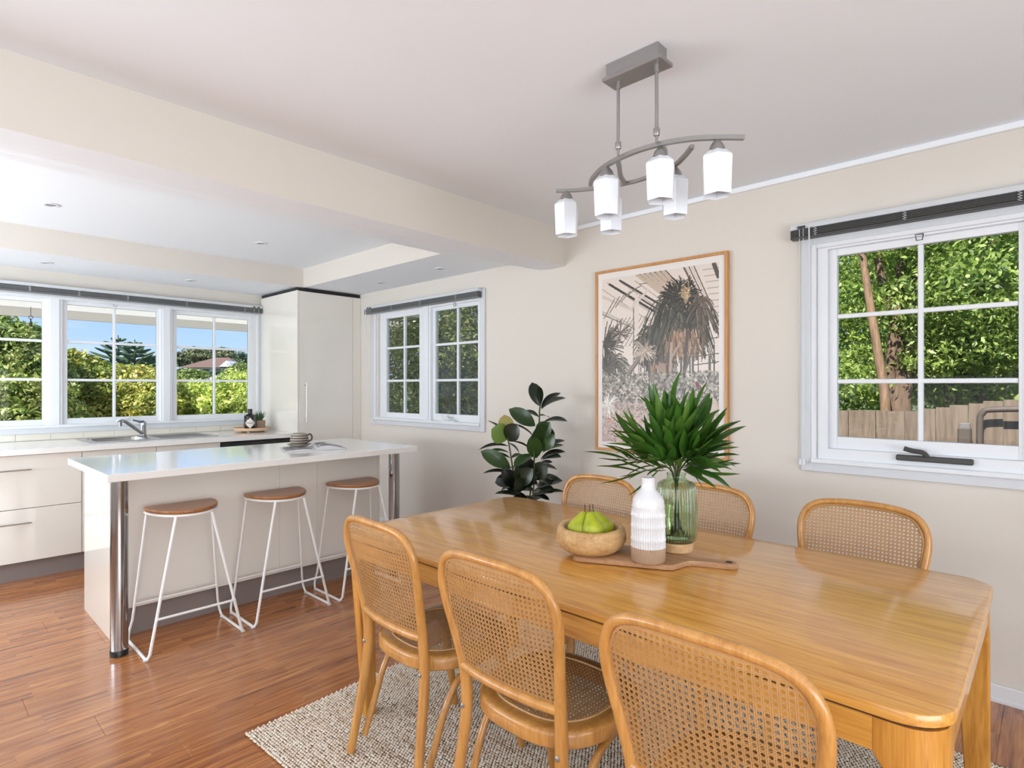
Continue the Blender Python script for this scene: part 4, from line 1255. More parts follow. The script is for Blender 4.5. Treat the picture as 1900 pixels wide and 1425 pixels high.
for (sx, sy) in ((1.814, 1.410), (1.712, 1.150), (1.895, 1.255), (1.688, 0.928), (1.876, 0.975), (1.762, 0.772)):
    bm = bm_new(); lathe(bm, [(0.004, 2.104), (0.006, 2.100), (0.011, 2.097), (0.020, 2.085), (0.026, 2.068), (0.027, 2.062), (0.022, 2.062)], (sx, sy, 0), 24)
    cup = obj('lamp_cup', bm, M['nickel'], r, smooth=True, auto=40)
    bm = bm_new()
    rr = random.uniform(-0.15, 0.15) + 0.55
    hexl = lambda R_, z: [(sx + R_ * math.cos(rr + 2 * PI * k_ / 6), sy + R_ * math.sin(rr + 2 * PI * k_ / 6), z) for k_ in range(6)]
    prof = [(0.022, 2.068), (0.028, 2.066), (0.048, 2.048), (0.0500, 2.042), (0.0455, 1.929), (0.0445, 1.926), (0.041, 1.929), (0.0455, 2.040), (0.022, 2.060)]
    ring_loft(bm, [hexl(a, z) for a, z in prof], closed_ends=False)
    obj('glass_shade', bm, M['opal'], cup)
    bm = bm_new(); lathe(bm, [(0.0, 1.975), (0.010, 1.978), (0.014, 1.99), (0.012, 2.02), (0.010, 2.06)], (sx, sy, 0), 14); obj('bulb', bm, M['opal'], cup, smooth=True)

# ------------------------------------------------------------------ downlights
for i, (x, y, z, lab) in enumerate(((0.624, 4.405, HR, 'round downlight in the ceiling recess above the sink drawers'), (1.889, 4.414, HR, 'round downlight in the ceiling recess near the tall cupboard'),
                     (0.742, 5.459, HL, 'round downlight in the lowered border near the left sash of the sink window'), (1.731, 5.449, HL, 'round downlight in the lowered border near the right sash of the sink window'),
                     (2.914, 4.342, HL, 'round downlight near the left sash of the small window'), (2.89, 3.488, HL, 'round downlight near the right sash of the small window'))):
    t = thing('downlight', lab, 'light', (x, y, z), 0, 'kitchen ceiling downlights')
    bm = bm_new(); lathe(bm, [(0.044, -0.001), (0.043, -0.005), (0.030, -0.007), (0.026, -0.0015)], (0, 0, 0), 28, capb=False, capt=False); obj('trim_ring', bm, M['trim'], t, smooth=True, world=False)
    bm = bm_new(); lathe(bm, [(0.026, -0.0045), (0.001, -0.0035)], (0, 0, 0), 24, capb=False); obj('lamp_face', bm, M['nickel'], t, world=False)

# ------------------------------------------------------------------ things on the table
AX = Vector((0.418, -0.908, 0)).normalized(); AP = Vector((0.908, 0.418, 0)).normalized()
bo = Vector((1.598, 1.190, TZ))
r = thing('chopping_board', 'flat wooden serving board with a curved handle under the bowl and vases', 'board', bo)
hwid = 0.098
half = [(0.0, 0.085), (0.006, 0.094), (0.02, hwid), (0.30, hwid), (0.318, 0.092), (0.335, 0.070), (0.352, 0.040), (0.372, 0.024), (0.42, 0.019), (0.455, 0.021), (0.48, 0.026), (0.498, 0.024), (0.510, 0.012)]
ol = [(a, b_) for a, b_ in half] + [(0.512, 0.0)] + [(a, -b_) for a, b_ in reversed(half)]
def brd(s, z):
    return [tuple(bo + AX * (0.25 + (a - 0.25) * (1 - s * 2)) + AP * (b_ * (1 - s * 8)) + Vector((0, 0, z))) for a, b_ in ol]
bm = bm_new(); ring_loft(bm, [brd(0.008, 0.001), brd(0.0, 0.004), brd(0.0, 0.015), brd(0.006, 0.0185)])
obj('board_body', bm, M['board'], r, smooth=True, auto=35)
hc = bo + AX * 0.485
bm = bm_new(); lathe(bm, [(0.011, 0.0), (0.011, 0.0005)], hc + Vector((0, 0, 0.0186)), 18); obj('painted_hole', bm, M['sub'], r)  # dark disc paints the shaded inside of a hole
ZB = TZ + 0.019

bc = Vector((1.612, 1.148, ZB))
bm = bm_new()
prof = [(0.062, 0.0), (0.088, 0.003), (0.108, 0.018), (0.120, 0.042), (0.119, 0.062), (0.113, 0.080), (0.108, 0.085), (0.098, 0.084), (0.093, 0.078), (0.094, 0.055), (0.080, 0.028), (0.03, 0.018), (0.002, 0.017)]
lathe(bm, prof, (0, 0, 0), 48, capt=False)
for v in bm.verts:
    a = math.atan2(v.co.y, v.co.x); q = 1 + 0.018 * math.sin(2 * a + 0.6) + 0.010 * math.sin(5 * a)
    v.co.x *= q; v.co.y *= q; v.co.z *= 1 + 0.03 * math.sin(a + 1)
o = obj('wooden_bowl', bm, M['bowl'], smooth=True, auto=60); o.location = bc
tag(o, 'chunky carved pale wood bowl holding pears on the board', 'bowl')
def pear(loc, tilt, rz, label, s=1.0):
    t = thing('pear', label, 'pear', loc, 0, 'green pears in the bowl')
    t.rotation_euler = Euler((tilt[0], tilt[1], rz)); t.scale = (s, s, s)
    prof = [(0.001, 0.002), (0.012, 0.0), (0.024, 0.006), (0.033, 0.020), (0.0355, 0.035), (0.032, 0.050), (0.024, 0.064), (0.017, 0.078), (0.0125, 0.088), (0.008, 0.094), (0.002, 0.093)]
    bm = bm_new(); lathe(bm, [(a, b_) for a, b_ in prof], (0, 0, 0), 28)
    for v in bm.verts:
        v.co.x += 0.004 * math.sin(v.co.z * 30); v.co.y += 0.0015 * math.cos(v.co.z * 45)
    obj('flesh', bm, M['pear'], t, smooth=True, auto=80, world=False)
    bm = bm_new(); tube(bm, [(0.001, 0, 0.089), (0.003, 0.0, 0.102), (0.009, 0.001, 0.115)], 0.0014, 6, rs=[0.0014, 0.0012, 0.0018]); obj('stalk', bm, M['sub'], t, smooth=True, world=False)
    return t
ch_ = camo.matrix_world
pr = Vector((0.685, -0.728, 0)); pf = Vector((0.728, 0.685, 0))   # right and away directions as seen from the doorway
def lean(base, top, label, s=1.0):
    base, top = Vector(base), Vector(top)
    t = pear((0, 0, 0), (0, 0), 0, label, s)
    t.rotation_mode = 'QUATERNION'; t.rotation_quaternion = (top - base).to_track_quat('Z', 'X'); t.location = base
lean(bc - pr * 0.052 - pf * 0.012 + Vector((0, 0, 0.034)), bc - pr * 0.020 - pf * 0.0 + Vector((0, 0, 0.128)), 'green pear on the left, leaning on the others in the bowl', 1.08)
lean(bc + pr * 0.006 - pf * 0.050 + Vector((0, 0, 0.038)), bc - pr * 0.006 - pf * 0.010 + Vector((0, 0, 0.135)), 'green pear standing in front between the other two', 1.08)
lean(bc + pr * 0.056 + pf * 0.018 + Vector((0, 0, 0.032)), bc + pr * 0.008 + pf * 0.014 + Vector((0, 0, 0.130)), 'green pear on the right, behind, leaning left in the bowl', 1.12)

r = thing('ceramic_bottle_vase', 'white ribbed ceramic bottle vase with raw tan base', 'vase', (1.640, 0.945, ZB))
bl = Vector((1.640, 0.945, ZB))
def bprof(z0, z1):
    P_ = [(0.050, 0.0), (0.0535, 0.004), (0.0535, 0.04), (0.0535, 0.052), (0.0530, 0.066), (0.0550, 0.071), (0.0526, 0.076), (0.0525, 0.100), (0.0524, 0.108), (0.0545, 0.112), (0.0524, 0.117), (0.0520, 0.142), (0.0540, 0.147), (0.0516, 0.152), (0.0512, 0.172), (0.0525, 0.177), (0.0504, 0.182), (0.0500, 0.186), (0.049, 0.196), (0.044, 0.207), (0.034, 0.219), (0.0255, 0.228), (0.0225, 0.236), (0.0215, 0.245), (0.0215, 0.262), (0.0225, 0.266), (0.0195, 0.267), (0.0185, 0.262), (0.0185, 0.20)]
    return [p for p in P_ if z0 <= p[1] <= z1]
bm = bm_new(); lathe(bm, bprof(0.0, 0.0455) + [(0.0536, 0.047)], bl, 264, ribs=44, ribd=0.0030, ribrange=(0.006, 0.17)); obj('tan_base', bm, M['ceramtan'], r, smooth=True, auto=60)
bm = bm_new(); lathe(bm, [(0.0538, 0.047)] + bprof(0.05, 1)[:-1] + [(0.0185, 0.262)], bl, 264, ribs=44, ribd=0.0030, ribrange=(0.0, 0.165), capb=False, capt=False); obj('glazed_body', bm, M['ceram'], r, smooth=True, auto=60)

vl = Vector((1.810, 0.935, ZB))
r = thing('glass_vase', 'green ribbed glass vase on a round timber base', 'vase', vl)
bm = bm_new(); lathe(bm, [(0.050, 0.0), (0.054, 0.003), (0.0575, 0.030), (0.055, 0.033)], vl, 48); obj('timber_base', bm, M['ply'], r, smooth=True, auto=40)
op = [(0.050, 0.033), (0.060, 0.036), (0.0655, 0.05), (0.0685, 0.09), (0.069, 0.13), (0.0665, 0.18), (0.0635, 0.215), (0.061, 0.226), (0.050, 0.236), (0.034, 0.243), (0.031, 0.252), (0.033, 0.262)]
ip = [(max(0.001, a - 0.0035), b_ - (0.0 if b_ > 0.04 else -0.006)) for a, b_ in reversed(op)]
bm = bm_new(); lathe(bm, op + ip, vl, 168, ribs=40, ribd=0.0032, ribrange=(0.04, 0.235), capb=False, capt=True); obj('glass_body', bm, M['vglass'], r, smooth=True, auto=70)
bm = bm_new(); lathe(bm, [(0.044, 0.0435), (0.0560, 0.046), (0.0610, 0.055), (0.0638, 0.09), (0.0645, 0.13), (0.0632, 0.165)], vl, 64); obj('water', bm, M['water'], r, smooth=True, auto=50)

# leaves -----------------------------------------------------------
def leaf_mesh(name, mats, L_=1.0, W_=0.18, fold=0.25, curl=0.12, n=8, shape='lance'):
    bm = bm_new(); rows_ = []
    for i in range(n + 1):
        t = i / n
        if shape == 'lance': w = W_ * (math.sin(PI * min(1, t ** 0.9)) ** 0.75)
        else: w = W_ * (math.sin(PI * t ** 1.15) ** 0.62) if t < 1 else 0.0
        if i == n: w = 0.004
        if i == 0: w = 0.012
        z = curl * math.sin(PI * t) * 0.6 - curl * t * t
        rows_.append([bm.verts.new((t * L_, w, z + fold * w)), bm.verts.new((t * L_, w * 0.5, z + fold * w * 0.45)), bm.verts.new((t * L_, 0, z)), bm.verts.new((t * L_, -w * 0.5, z + fold * w * 0.45)), bm.verts.new((t * L_, -w, z + fold * w))])
    for a, b_ in zip(rows_, rows_[1:]):
        for k_ in range(4): bm.faces.new((a[k_], a[k_ + 1], b_[k_ + 1], b_[k_]))
    me_ = bpy.data.meshes.new(name); bm.to_mesh(me_); bm.free()
    for p in me_.polygons: p.use_smooth = True
    me_.materials.append(mats)
    return me_
def put_leaf(me_, parent, base, direction, up, length, wid=1.0):
    d = Vector(direction).normalized(); s = Vector(up).cross(d)
    if s.length < 1e-4: s = Vector((0, 1, 0))
    s.normalize(); u = d.cross(s).normalized()
    mt = Matrix((( d.x * length, s.x * length * wid, u.x * length, 0), (d.y * length, s.y * length * wid, u.y * length, 0), (d.z * length, s.z * length * wid, u.z * length, 0), (0, 0, 0, 1)))
    o = bpy.data.objects.new('leaf', me_); C.objects.link(o)
    o.parent = parent
    mt.translation = Vector(base) - root_of(parent).location
    o.matrix_local = mt
    return o
LV = [leaf_mesh('lance_leaf', M['leafv'], 1.0, 0.098, 0.3, c) for c in (0.03, 0.09, -0.06)]
vt = vl + Vector((0, 0, 0.245))
fr = thing('leafy_branches', 'bunch of long narrow green leaves standing in the green glass vase', 'foliage', vt)
rnd = random.Random(5)
branch = [(-0.85, 0.10, 0.25, 0.20), (-0.70, -0.30, 0.45, 0.20), (-0.60, 0.35, 0.60, 0.21), (-0.35, -0.10, 0.85, 0.24), (-0.40, -0.5, 0.30, 0.15), (0.02, -0.35, 0.70, 0.19), (0.00, 0.20, 1.0, 0.25), (0.28, -0.15, 0.95, 0.25),
          (0.45, 0.25, 0.70, 0.22), (0.52, -0.30, 0.55, 0.18), (0.60, 0.10, 0.40, 0.16), (0.15, -0.60, 0.45, 0.15), (0.05, 0.6, 0.6, 0.2), (-0.75, 0.0, 0.10, 0.14), (-0.1, -0.2, 1.0, 0.18), (0.35, -0.4, 0.25, 0.11),
          (-0.15, -0.35, 0.80, 0.14), (0.15, -0.30, 0.80, 0.13), (-0.30, -0.30, 0.60, 0.14), (0.55, 0.0, 0.10, 0.10)]
for (dr, df, dz, bl_) in branch:
    tip = vt + (pr * dr * 0.72 + pf * df * 0.6 + Vector((0, 0, dz * 0.9))).normalized() * bl_ * 0.88
    st0 = vl - (pr * dr + pf * df) * 0.012 + Vector((0, 0, 0.10)); mid = vt + (pr * dr + pf * df) * 0.018 + Vector((0, 0, 0.02))
    path = smooth_path([st0 - (pr * dr + pf * df) * 0.022 + Vector((0, 0, -0.045)), st0, mid, (mid + tip) / 2 + Vector((0, 0, 0.012)), tip], 4)
    bm = bm_new(); tube(bm, path, 0.002, 6, rs=[0.0024 - 0.0012 * i / len(path) for i in range(len(path))])
    stm = obj('branch', bm, M['stem'], fr, smooth=True)
    dirv = (path[-1] - path[-4]).normalized()
    s1, u1 = frame_at(dirv)
    nl = 13 if bl_ > 0.17 else 9
    for k_ in range(nl):
        t = 0.18 + 0.82 * k_ / (nl - 1)
        q = mid.lerp(tip, t) + Vector((0, 0, 0.012 * math.sin(PI * t)))
        a = k_ * 2.4 + rnd.uniform(-0.4, 0.4)
        sp = (0.95 - 0.62 * (t - 0.18) / 0.82) * rnd.uniform(0.65, 1.05)
        d = dirv * 1.0 + (s1 * math.cos(a) + u1 * math.sin(a)) * sp + Vector((0, 0, 0.22))
        put_leaf(rnd.choice(LV), fr, q, d, Vector((0, 0, 1)) + (s1 * 0.3), rnd.uniform(0.10, 0.16), rnd.uniform(1.0, 1.4))

# ------------------------------------------------------------------ rubber plant behind the table
fp = Vector((2.80, 2.50, 0.0))
fi = thing('rubber_plant', 'dark leaved rubber plant standing between the table end and the wall', 'plant', fp)
bm = bm_new(); lathe(bm, [(0.10, 0.0), (0.115, 0.005), (0.14, 0.26), (0.142, 0.28), (0.130, 0.28), (0.126, 0.25)], fp, 32, capt=False); obj('pot', bm, M['pot'], fi, smooth=True, auto=40)
bm = bm_new(); lathe(bm, [(0.128, 0.25), (0.001, 0.255)], fp, 24); obj('soil', bm, M['soil'], fi)
PXM = 3.76 / 1068.0                                            # metres per photo pixel at the plant's distance
def fpt(px, py, dep=0.0): return Vector((0, 0, CAM_H)) + pf * (3.76 + dep) + (pr * ((px - 950) / 1068.0) + Vector((0, 0, (718 - py) / 1068.0))) * (3.76 + dep)
stems = [[(975, 1050, 0), (985, 900, 0), (999, 800, 0), (1001, 762, 0), (1003, 750, 0)], [(972, 1050, 0.02), (958, 920, 0.02), (950, 860, -0.01), (944, 822, -0.02), (942, 812, -0.02)], [(978, 1050, -.03), (990, 905, -.04), (991, 845, -.04), (990, 812, -.03)]]
for s in stems:
    pts = [fp + Vector((0, 0, 0.25))] + [fpt(*q) for q in s]
    bm = bm_new(); tube(bm, smooth_path(pts, 3), 0.005, 7); obj('plant_stem', bm, M['stem'], fi, smooth=True)
LFd = leaf_mesh('rubber_leaf', M['leaff'], 1.0, 0.25, 0.25, 0.10, 8, 'ob')
LFb = leaf_mesh('rubber_leaf', M['leaffb'], 1.0, 0.36, 0.15, 0.05, 8, 'ob')
LFp = leaf_mesh('rubber_leaf', M['leaffp'], 1.0, 0.28, 0.15, 0.05, 8, 'ob')
# base pixel, tip pixel, depth at tip, mesh, width factor, facing
LL = [((1000, 753), (988, 711, 0.02), 'd', 1.1, 'c'), ((1003, 752), (1001, 717, -0.06), 'd', 0.6, 's'), ((1004, 758), (1037, 727, 0.05), 'd', 0.8, 'u'), ((1004, 760), (1045, 736, -0.05), 'd', 1.0, 'u'),
      ((993, 790), (948, 760, -0.05), 'g', 1.0, 'c'), ((1000, 774), (968, 761, 0.08), 'd', 0.8, 'u'), ((1001, 772), (1018, 772, 0.07), 'd', 1.0, 'u'), ((1008, 783), (1050, 778, -0.05), 'd', 1.0, 'u'),
      ((998, 812), (1018, 786, -0.09), 'g', 1.5, 'c'), ((1010, 830), (1006, 790, -0.09), 'g', 1.7, 'c'), ((1003, 835), (1026, 808, -0.08), 'g', 1.3, 'c'), ((995, 850), (988, 811, -0.08), 'g', 1.2, 'c'),
      ((992, 812), (950, 783, 0.06), 'd', 0.5, 's'), ((1005, 838), (1045, 814, 0.07), 'd', 0.7, 'u'), ((1006, 840), (1043, 824, -0.04), 'g', 0.8, 'u'), ((1003, 852), (1046, 835, 0.0), 'd', 0.9, 'u'),
      ((1003, 855), (1038, 845, -0.08), 'd', 1.2, 'u'), ((988, 838), (953, 816, 0.0), 'd', 0.5, 's'), ((990, 843), (955, 862, -0.08), 'g', 1.2, 'u'), ((1000, 866), (1033, 868, 0.03), 'd', 1.0, 'u'),
      ((942, 814), (914, 797, -0.05), 'b', 1.5, 'c'), ((943, 812), (936, 771, 0.04), 'p', 1.2, 'c'), ((941, 817), (958, 790, -0.09), 'd', 1.6, 'c'), ((942, 815), (909, 778, 0.09), 'd', 0.5, 's'),
      ((943, 822), (965, 840, 0.03), 'd', 0.8, 'u'), ((944, 828), (890, 830, 0.02), 'd', 0.5, 'u'), ((945, 840), (909, 834, -0.03), 'g', 0.6, 'u'), ((947, 868), (896, 838, -0.06), 'g', 0.9, 'c'),
      ((947, 850), (905, 842, 0.09), 'd', 0.5, 'u'), ((950, 880), (899, 874, 0.0), 'd', 0.5, 'u'), ((952, 888), (925, 884, -0.05), 'd', 0.7, 'u'), ((948, 850), (970, 842, 0.06), 'd', 0.9, 'u'),
      ((955, 905), (935, 870, -0.06), 'd', 1.1, 'c'), ((960, 900), (985, 872, -0.09), 'd', 1.3, 'c'), ((975, 900), (965, 862, -0.07), 'd', 1.5, 'c'), ((998, 905), (1040, 889, -0.03), 'd', 1.4, 'u'), ((1000, 895), (1033, 882, 0.05), 'd', 1.3, 'u'),
      ((990, 890), (1010, 860, -0.06), 'd', 1.5, 'c'), ((985, 880), (975, 850, -0.05), 'd', 1.4, 'c'), ((1000, 920), (1044, 909, 0.0), 'd', 0.6, 'u'), ((970, 925), (922, 912, -0.03), 'd', 0.6, 'u'), ((960, 915), (935, 911, 0.06), 'd', 0.7, 'u'),
      ((985, 915), (1025, 905, -0.08), 'd', 1.2, 'u'), ((990, 920), (1018, 925, -0.05), 'd', 1.0, 'u'), ((970, 910), (960, 890, -0.1), 'd', 1.5, 'c'), ((980, 925), (955, 925, -0.1), 'd', 1.2, 'u'), ((985, 930), (1010, 915, 0.08), 'd', 1.3, 'u'), ((975, 905), (985, 885, 0.06), 'd', 1.6, 'c')]
rl_ = random.Random(4)
for _ in range(26):
    bx_, by_ = rl_.uniform(955, 1002), rl_.uniform(868, 935); a_ = rl_.uniform(-0.5, PI + 0.5); L_ = rl_.uniform(24, 42)
    LL.append(((bx_, by_), (bx_ + L_ * math.cos(a_), by_ - L_ * 0.55 * math.sin(a_), rl_.uniform(-0.10, 0.10)), 'd', rl_.uniform(0.9, 1.4), rl_.choice('uuc')))
LFg = leaf_mesh('rubber_leaf', foliage('rubber_leaf_green', [(38, 62, 28), (58, 86, 38)], 0.25, 0.15, island=False), 1.0, 0.25, 0.2, 0.08, 8, 'ob')
for (b0, tp, mk_, wf, fc) in LL:
    p0 = fpt(b0[0], b0[1], tp[2] * 0.1); p1 = fpt(*tp)
    d = p1 - p0
    up = -pf * 1.0 + Vector((0, 0, 0.4)) if fc == 'c' else (Vector((0, 0, 1)) - pf * 0.35 if fc == 'u' else Vector((0, 0, 1)) + pf * 0.2)
    put_leaf({'d': LFd, 'b': LFb, 'p': LFp, 'g': LFg}[mk_], fi, p0, d, up, d.length * 1.05, wf)

# ------------------------------------------------------------------ things on the island and the bench
mo = Vector((1.70, 3.64, 0.9002))
r = thing('open_magazine', 'open magazine lying on the island under the mug', 'magazine', mo)
mx_ = Vector((0.945, -0.327, 0)).normalized(); my_ = Vector((0.327, 0.945, 0)).normalized()
def page(u0, u1, hfun, name, mat_, lift=0.0, v0=0.0, v1=0.285):
    bm = bm_new(); n = 12; lo = []; hi = []
    for i in range(n + 1):
        u = u0 + (u1 - u0) * i / n; z = hfun(u)
        lo.append([bm.verts.new(mo + mx_ * u + my_ * v + Vector((0, 0, 0.0005 + lift))) for v in (v0, v1)]); hi.append([bm.verts.new(mo + mx_ * u + my_ * v + Vector((0, 0, z + lift))) for v in (v0, v1)])
    for i in range(n):
        bm.faces.new((hi[i][0], hi[i + 1][0], hi[i + 1][1], hi[i][1])); bm.faces.new((lo[i][0], lo[i][1], lo[i + 1][1], lo[i + 1][0]))
        bm.faces.new((lo[i][0], lo[i + 1][0], hi[i + 1][0], hi[i][0])); bm.faces.new((lo[i][1], hi[i][1], hi[i + 1][1], lo[i + 1][1]))
    bm.faces.new((lo[0][0], hi[0][0], hi[0][1], lo[0][1])); bm.faces.new((lo[n][0], lo[n][1], hi[n][1], hi[n][0]))
    return obj(name, bm, mat_, r, smooth=True, auto=40)
hl_ = lambda u: 0.005 + 0.012 * math.sin(PI * min(1, max(0, u / 0.205))) ** 1.0 * (0.3 + 0.7 * u / 0.205)
hr_ = lambda u: 0.005 + 0.032 * math.sin(PI * min(1, max(0, (u - 0.205) / 0.205)) ** 0.8) * (1 - 0.5 * (u - 0.205) / 0.205)
page(0.0, 0.205, hl_, 'page_block', M['page']); page(0.205, 0.41, hr_, 'page_block', M['page'])
def strip(u0, u1, v0, v1, hf, name):
    bm = bm_new(); n = 6; pv_ = None
    for i in range(n + 1):
        u = u0 + (u1 - u0) * i / n; a = [bm.verts.new(mo + mx_ * u + my_ * v + Vector((0, 0, hf(u) + 0.0006))) for v in (v0, v1)]
        if pv_: bm.faces.new((pv_[0], a[0], a[1], pv_[1]))
        pv_ = a
    obj(name, bm, M['print'], r)
strip(0.02, 0.19, 0.02, 0.07, hl_, 'printed_block'); strip(0.225, 0.39, 0.02, 0.12, hr_, 'printed_block'); strip(0.235, 0.30, 0.15, 0.26, hr_, 'printed_block'); strip(0.02, 0.08, 0.10, 0.26, hl_, 'printed_block')
sc_ = mo + mx_ * 0.125 + my_ * 0.185 + Vector((0, 0, 0.0175))
bm = bm_new(); lathe(bm, [(0.045, 0.0), (0.060, 0.004), (0.078, 0.014), (0.080, 0.017), (0.074, 0.015), (0.05, 0.006), (0.001, 0.005)], (0, 0, 0), 36, capt=False)
o = obj('saucer', bm, M['mugw'], smooth=True, auto=60); o.location = sc_; tag(o, 'shallow stoneware saucer under the striped mug on the magazine', 'saucer')
mg = sc_ + Vector((0, 0, 0.0065))
r = thing('striped_mug', 'squat grey and brown banded stoneware mug with a loop handle', 'mug', mg)
mp_ = [(0.034, 0.0), (0.046, 0.004), (0.056, 0.016), (0.060, 0.032), (0.059, 0.050), (0.053, 0.068), (0.048, 0.080), (0.0455, 0.082), (0.044, 0.078), (0.05, 0.05), (0.045, 0.012), (0.001, 0.008)]
bm = bm_new(); lathe(bm, mp_, mg, 40, capt=False); obj('body', bm, M['mugw'], r, smooth=True, auto=60)
for z in (0.018, 0.034, 0.050, 0.066):
    rr = np.interp(z, [p[1] for p in mp_[:8]], [p[0] for p in mp_[:8]])
    bm = bm_new(); lathe(bm, [(rr + 0.0002, z - 0.0042), (rr + 0.0018, z), (rr - 0.0003, z + 0.0042)], mg, 40, capb=False, capt=False); obj('brown_band', bm, M['mugd'], r, smooth=True)
bm = bm_new(); tube(bm, smooth_path([mg + mx_ * 0.052 + Vector((0, 0, 0.066)), mg + mx_ * 0.070 + Vector((0, 0, 0.074)), mg + mx_ * 0.082 + Vector((0, 0, 0.058)), mg + mx_ * 0.078 + Vector((0, 0, 0.034)), mg + mx_ * 0.058 + Vector((0, 0, 0.022))], 4), 0.0055, 8); obj('mug_handle', bm, M['mugd'], r, smooth=True)

tr = Vector((2.29, 5.56, 0.9002))
r = thing('round_tray', 'round pale wood tray on the bench by the tall cupboard', 'tray', tr)
bm = bm_new(); lathe(bm, [(0.135, 0.010), (0.150, 0.014), (0.160, 0.036), (0.160, 0.040), (0.154, 0.040), (0.145, 0.020), (0.001, 0.018)], tr, 48, capt=False); obj('dish', bm, M['traywood'], r, smooth=True, auto=50)
for k_ in range(3):
    a = 2 * PI * k_ / 3 - 2.2; bm = bm_new(); lathe(bm, [(0.014, 0.0), (0.016, 0.011)], tr + Vector((0.10 * math.cos(a), 0.10 * math.sin(a), 0)), 12); obj('tray_foot', bm, M['traywood'], r, smooth=True, auto=40)
bt = tr + Vector((-0.035, -0.055, 0.0185))
r = thing('dark_bottle', 'squat black bottle with a pale diamond label on the tray', 'bottle', bt)
bm = bm_new(); lathe(bm, [(0.046, 0.0), (0.050, 0.004), (0.052, 0.02), (0.054, 0.125), (0.050, 0.138), (0.035, 0.148), (0.021, 0.153), (0.018, 0.165)], bt, 36); obj('glass_body', bm, M['bottle'], r, smooth=True, auto=50)
bm = bm_new(); lathe(bm, [(0.019, 0.160), (0.020, 0.163), (0.020, 0.195), (0.018, 0.198)], bt, 20); obj('stopper', bm, M['black'], r, smooth=True, auto=40)
cd = Vector((-bt.x, -bt.y, 0)).normalized(); cs = Vector((-cd.y, cd.x, 0))
bm = bm_new()
def lab(u, v, off=0.0015):                                     # wrap a flat diamond round the glass
    rr_ = 0.0525 + off + 0.0010; a = u / rr_
    return bt + cd * (rr_ * math.cos(a)) + cs * (rr_ * math.sin(a)) + Vector((0, 0, 0.068 + v))
n = 10; rows_ = []
for i in range(n + 1):
    u = -0.046 + 0.092 * i / n; h_ = max(0.0005, 0.050 * (1 - abs(u) / 0.0462)); rows_.append((bm.verts.new(lab(u, -h_)), bm.verts.new(lab(u, h_))))
for a, b_ in zip(rows_, rows_[1:]): bm.faces.new((a[0], b_[0], b_[1], a[1]))
lb = obj('diamond_label', bm, M['label'], r)
fc = bpy.data.curves.new('label_lettering', 'FONT'); fc.body = "HENDRICK'S"; fc.size = 0.0125; fc.align_x = 'CENTER'; fc.align_y = 'CENTER'; fc.extrude = 0.0002
fc.materials.append(M['black'])
ft_ = bpy.data.objects.new('lettering_curve', fc); C.objects.link(ft_)
bpy.context.view_layer.update()
fm = bpy.data.meshes.new_from_object(ft_.evaluated_get(bpy.context.evaluated_depsgraph_get()))
bpy.data.objects.remove(ft_)
fo = bpy.data.objects.new('label_lettering', fm); C.objects.link(fo); fo.parent = lb
fo.matrix_local = Matrix.Translation(cd * 0.0568 + Vector((0, 0, 0.068))) @ Matrix(((cs.x, 0, cd.x, 0), (cs.y, 0, cd.y, 0), (0, 1, 0, 0), (0, 0, 0, 1)))
pp = tr + Vector((0.066, -0.015, 0.0185))
r = thing('small_pot_plant', 'small brown square pot with a spiky green plant beside the black bottle', 'plant', pp)
bm = bm_new()
sq = lambda s, z: [(pp.x + x, pp.y + y, pp.z + z) for x, y in rrect(-s, s, -s, s, 0.012, 3)]
ring_loft(bm, [sq(0.038, 0), sq(0.043, 0.004), sq(0.046, 0.085), sq(0.042, 0.087), sq(0.040, 0.075)]); obj('pot', bm, M['terra'], r, smooth=True, auto=40)
bm = bm_new()
for k_ in range(60):
    a = rnd.uniform(0, 2 * PI); sp = rnd.uniform(0.0, 0.75); L_ = rnd.uniform(0.06, 0.12)
    b0 = pp + Vector((rnd.uniform(-.025, .025), rnd.uniform(-.025, .025), 0.08)); d = Vector((math.cos(a) * sp, math.sin(a) * sp, 1)).normalized(); s = Vector((-d.y, d.x, 0.01)).normalized() * 0.0035
    if s.length < 1e-4: s = Vector((0.0035, 0, 0))
    p1, p2 = b0 + d * L_ * 0.5, b0 + d * L_ + Vector((math.cos(a), math.sin(a), 0)) * 0.01
    v = [bm.verts.new(q) for q in (b0 - s * .5, b0 + s * .5, p1 + s, p2, p1 - s)]; bm.faces.new(v)
o = obj('foliage', bm, M['leafs'], r, recalc=False); o['kind'] = 'stuff'

# ------------------------------------------------------------------ outside: eave, ground, bushes, fence, trees, houses
bm = bm_new(); box(bm, (-3, YB + T + 0.62, 2.2205), (5.4, 8.42, 2.225))
tr3 = struct('trim_3', bm, M['sheet'], label='pale verandah soffit outside the sink window, made translucent to brighten it')
bm = bm_new(); box(bm, (-3, 8.42, 2.115), (5.4, 8.45, 2.25), 0.004); struct('fascia_beam', bm, M['eave'], tr3)
bm = bm_new(); box(bm, (-3, YB + T + 0.001, 2.22), (5.4, YB + T + 0.62, 2.24)); struct('eave_lining', bm, M['eave'], tr3)
bm = bm_new(); box(bm, (XL - 0.5, YR - 0.5, 2.56), (XW + 0.45, YB + 0.60, 2.62)); struct('trim_4', bm, M['eave'], label='roof above the ceiling')
bm = bm_new()
gv = {}
gxs = [-60, -30, -12, 2, 20, 50, 90, 140]; gys = [-40, -10, 7, 14, 30, 60, 90, 130, 180]
def gz_(x, y):
    b_ = -0.45
    dd = x * 0.728 + y * 0.685 if y > 14 else 0
    return b_ + max(0, min(1, (dd - 40) / 60)) * 3.2
for x in gxs:
    for y in gys: gv[(x, y)] = bm.verts.new((x, y, gz_(x, y)))
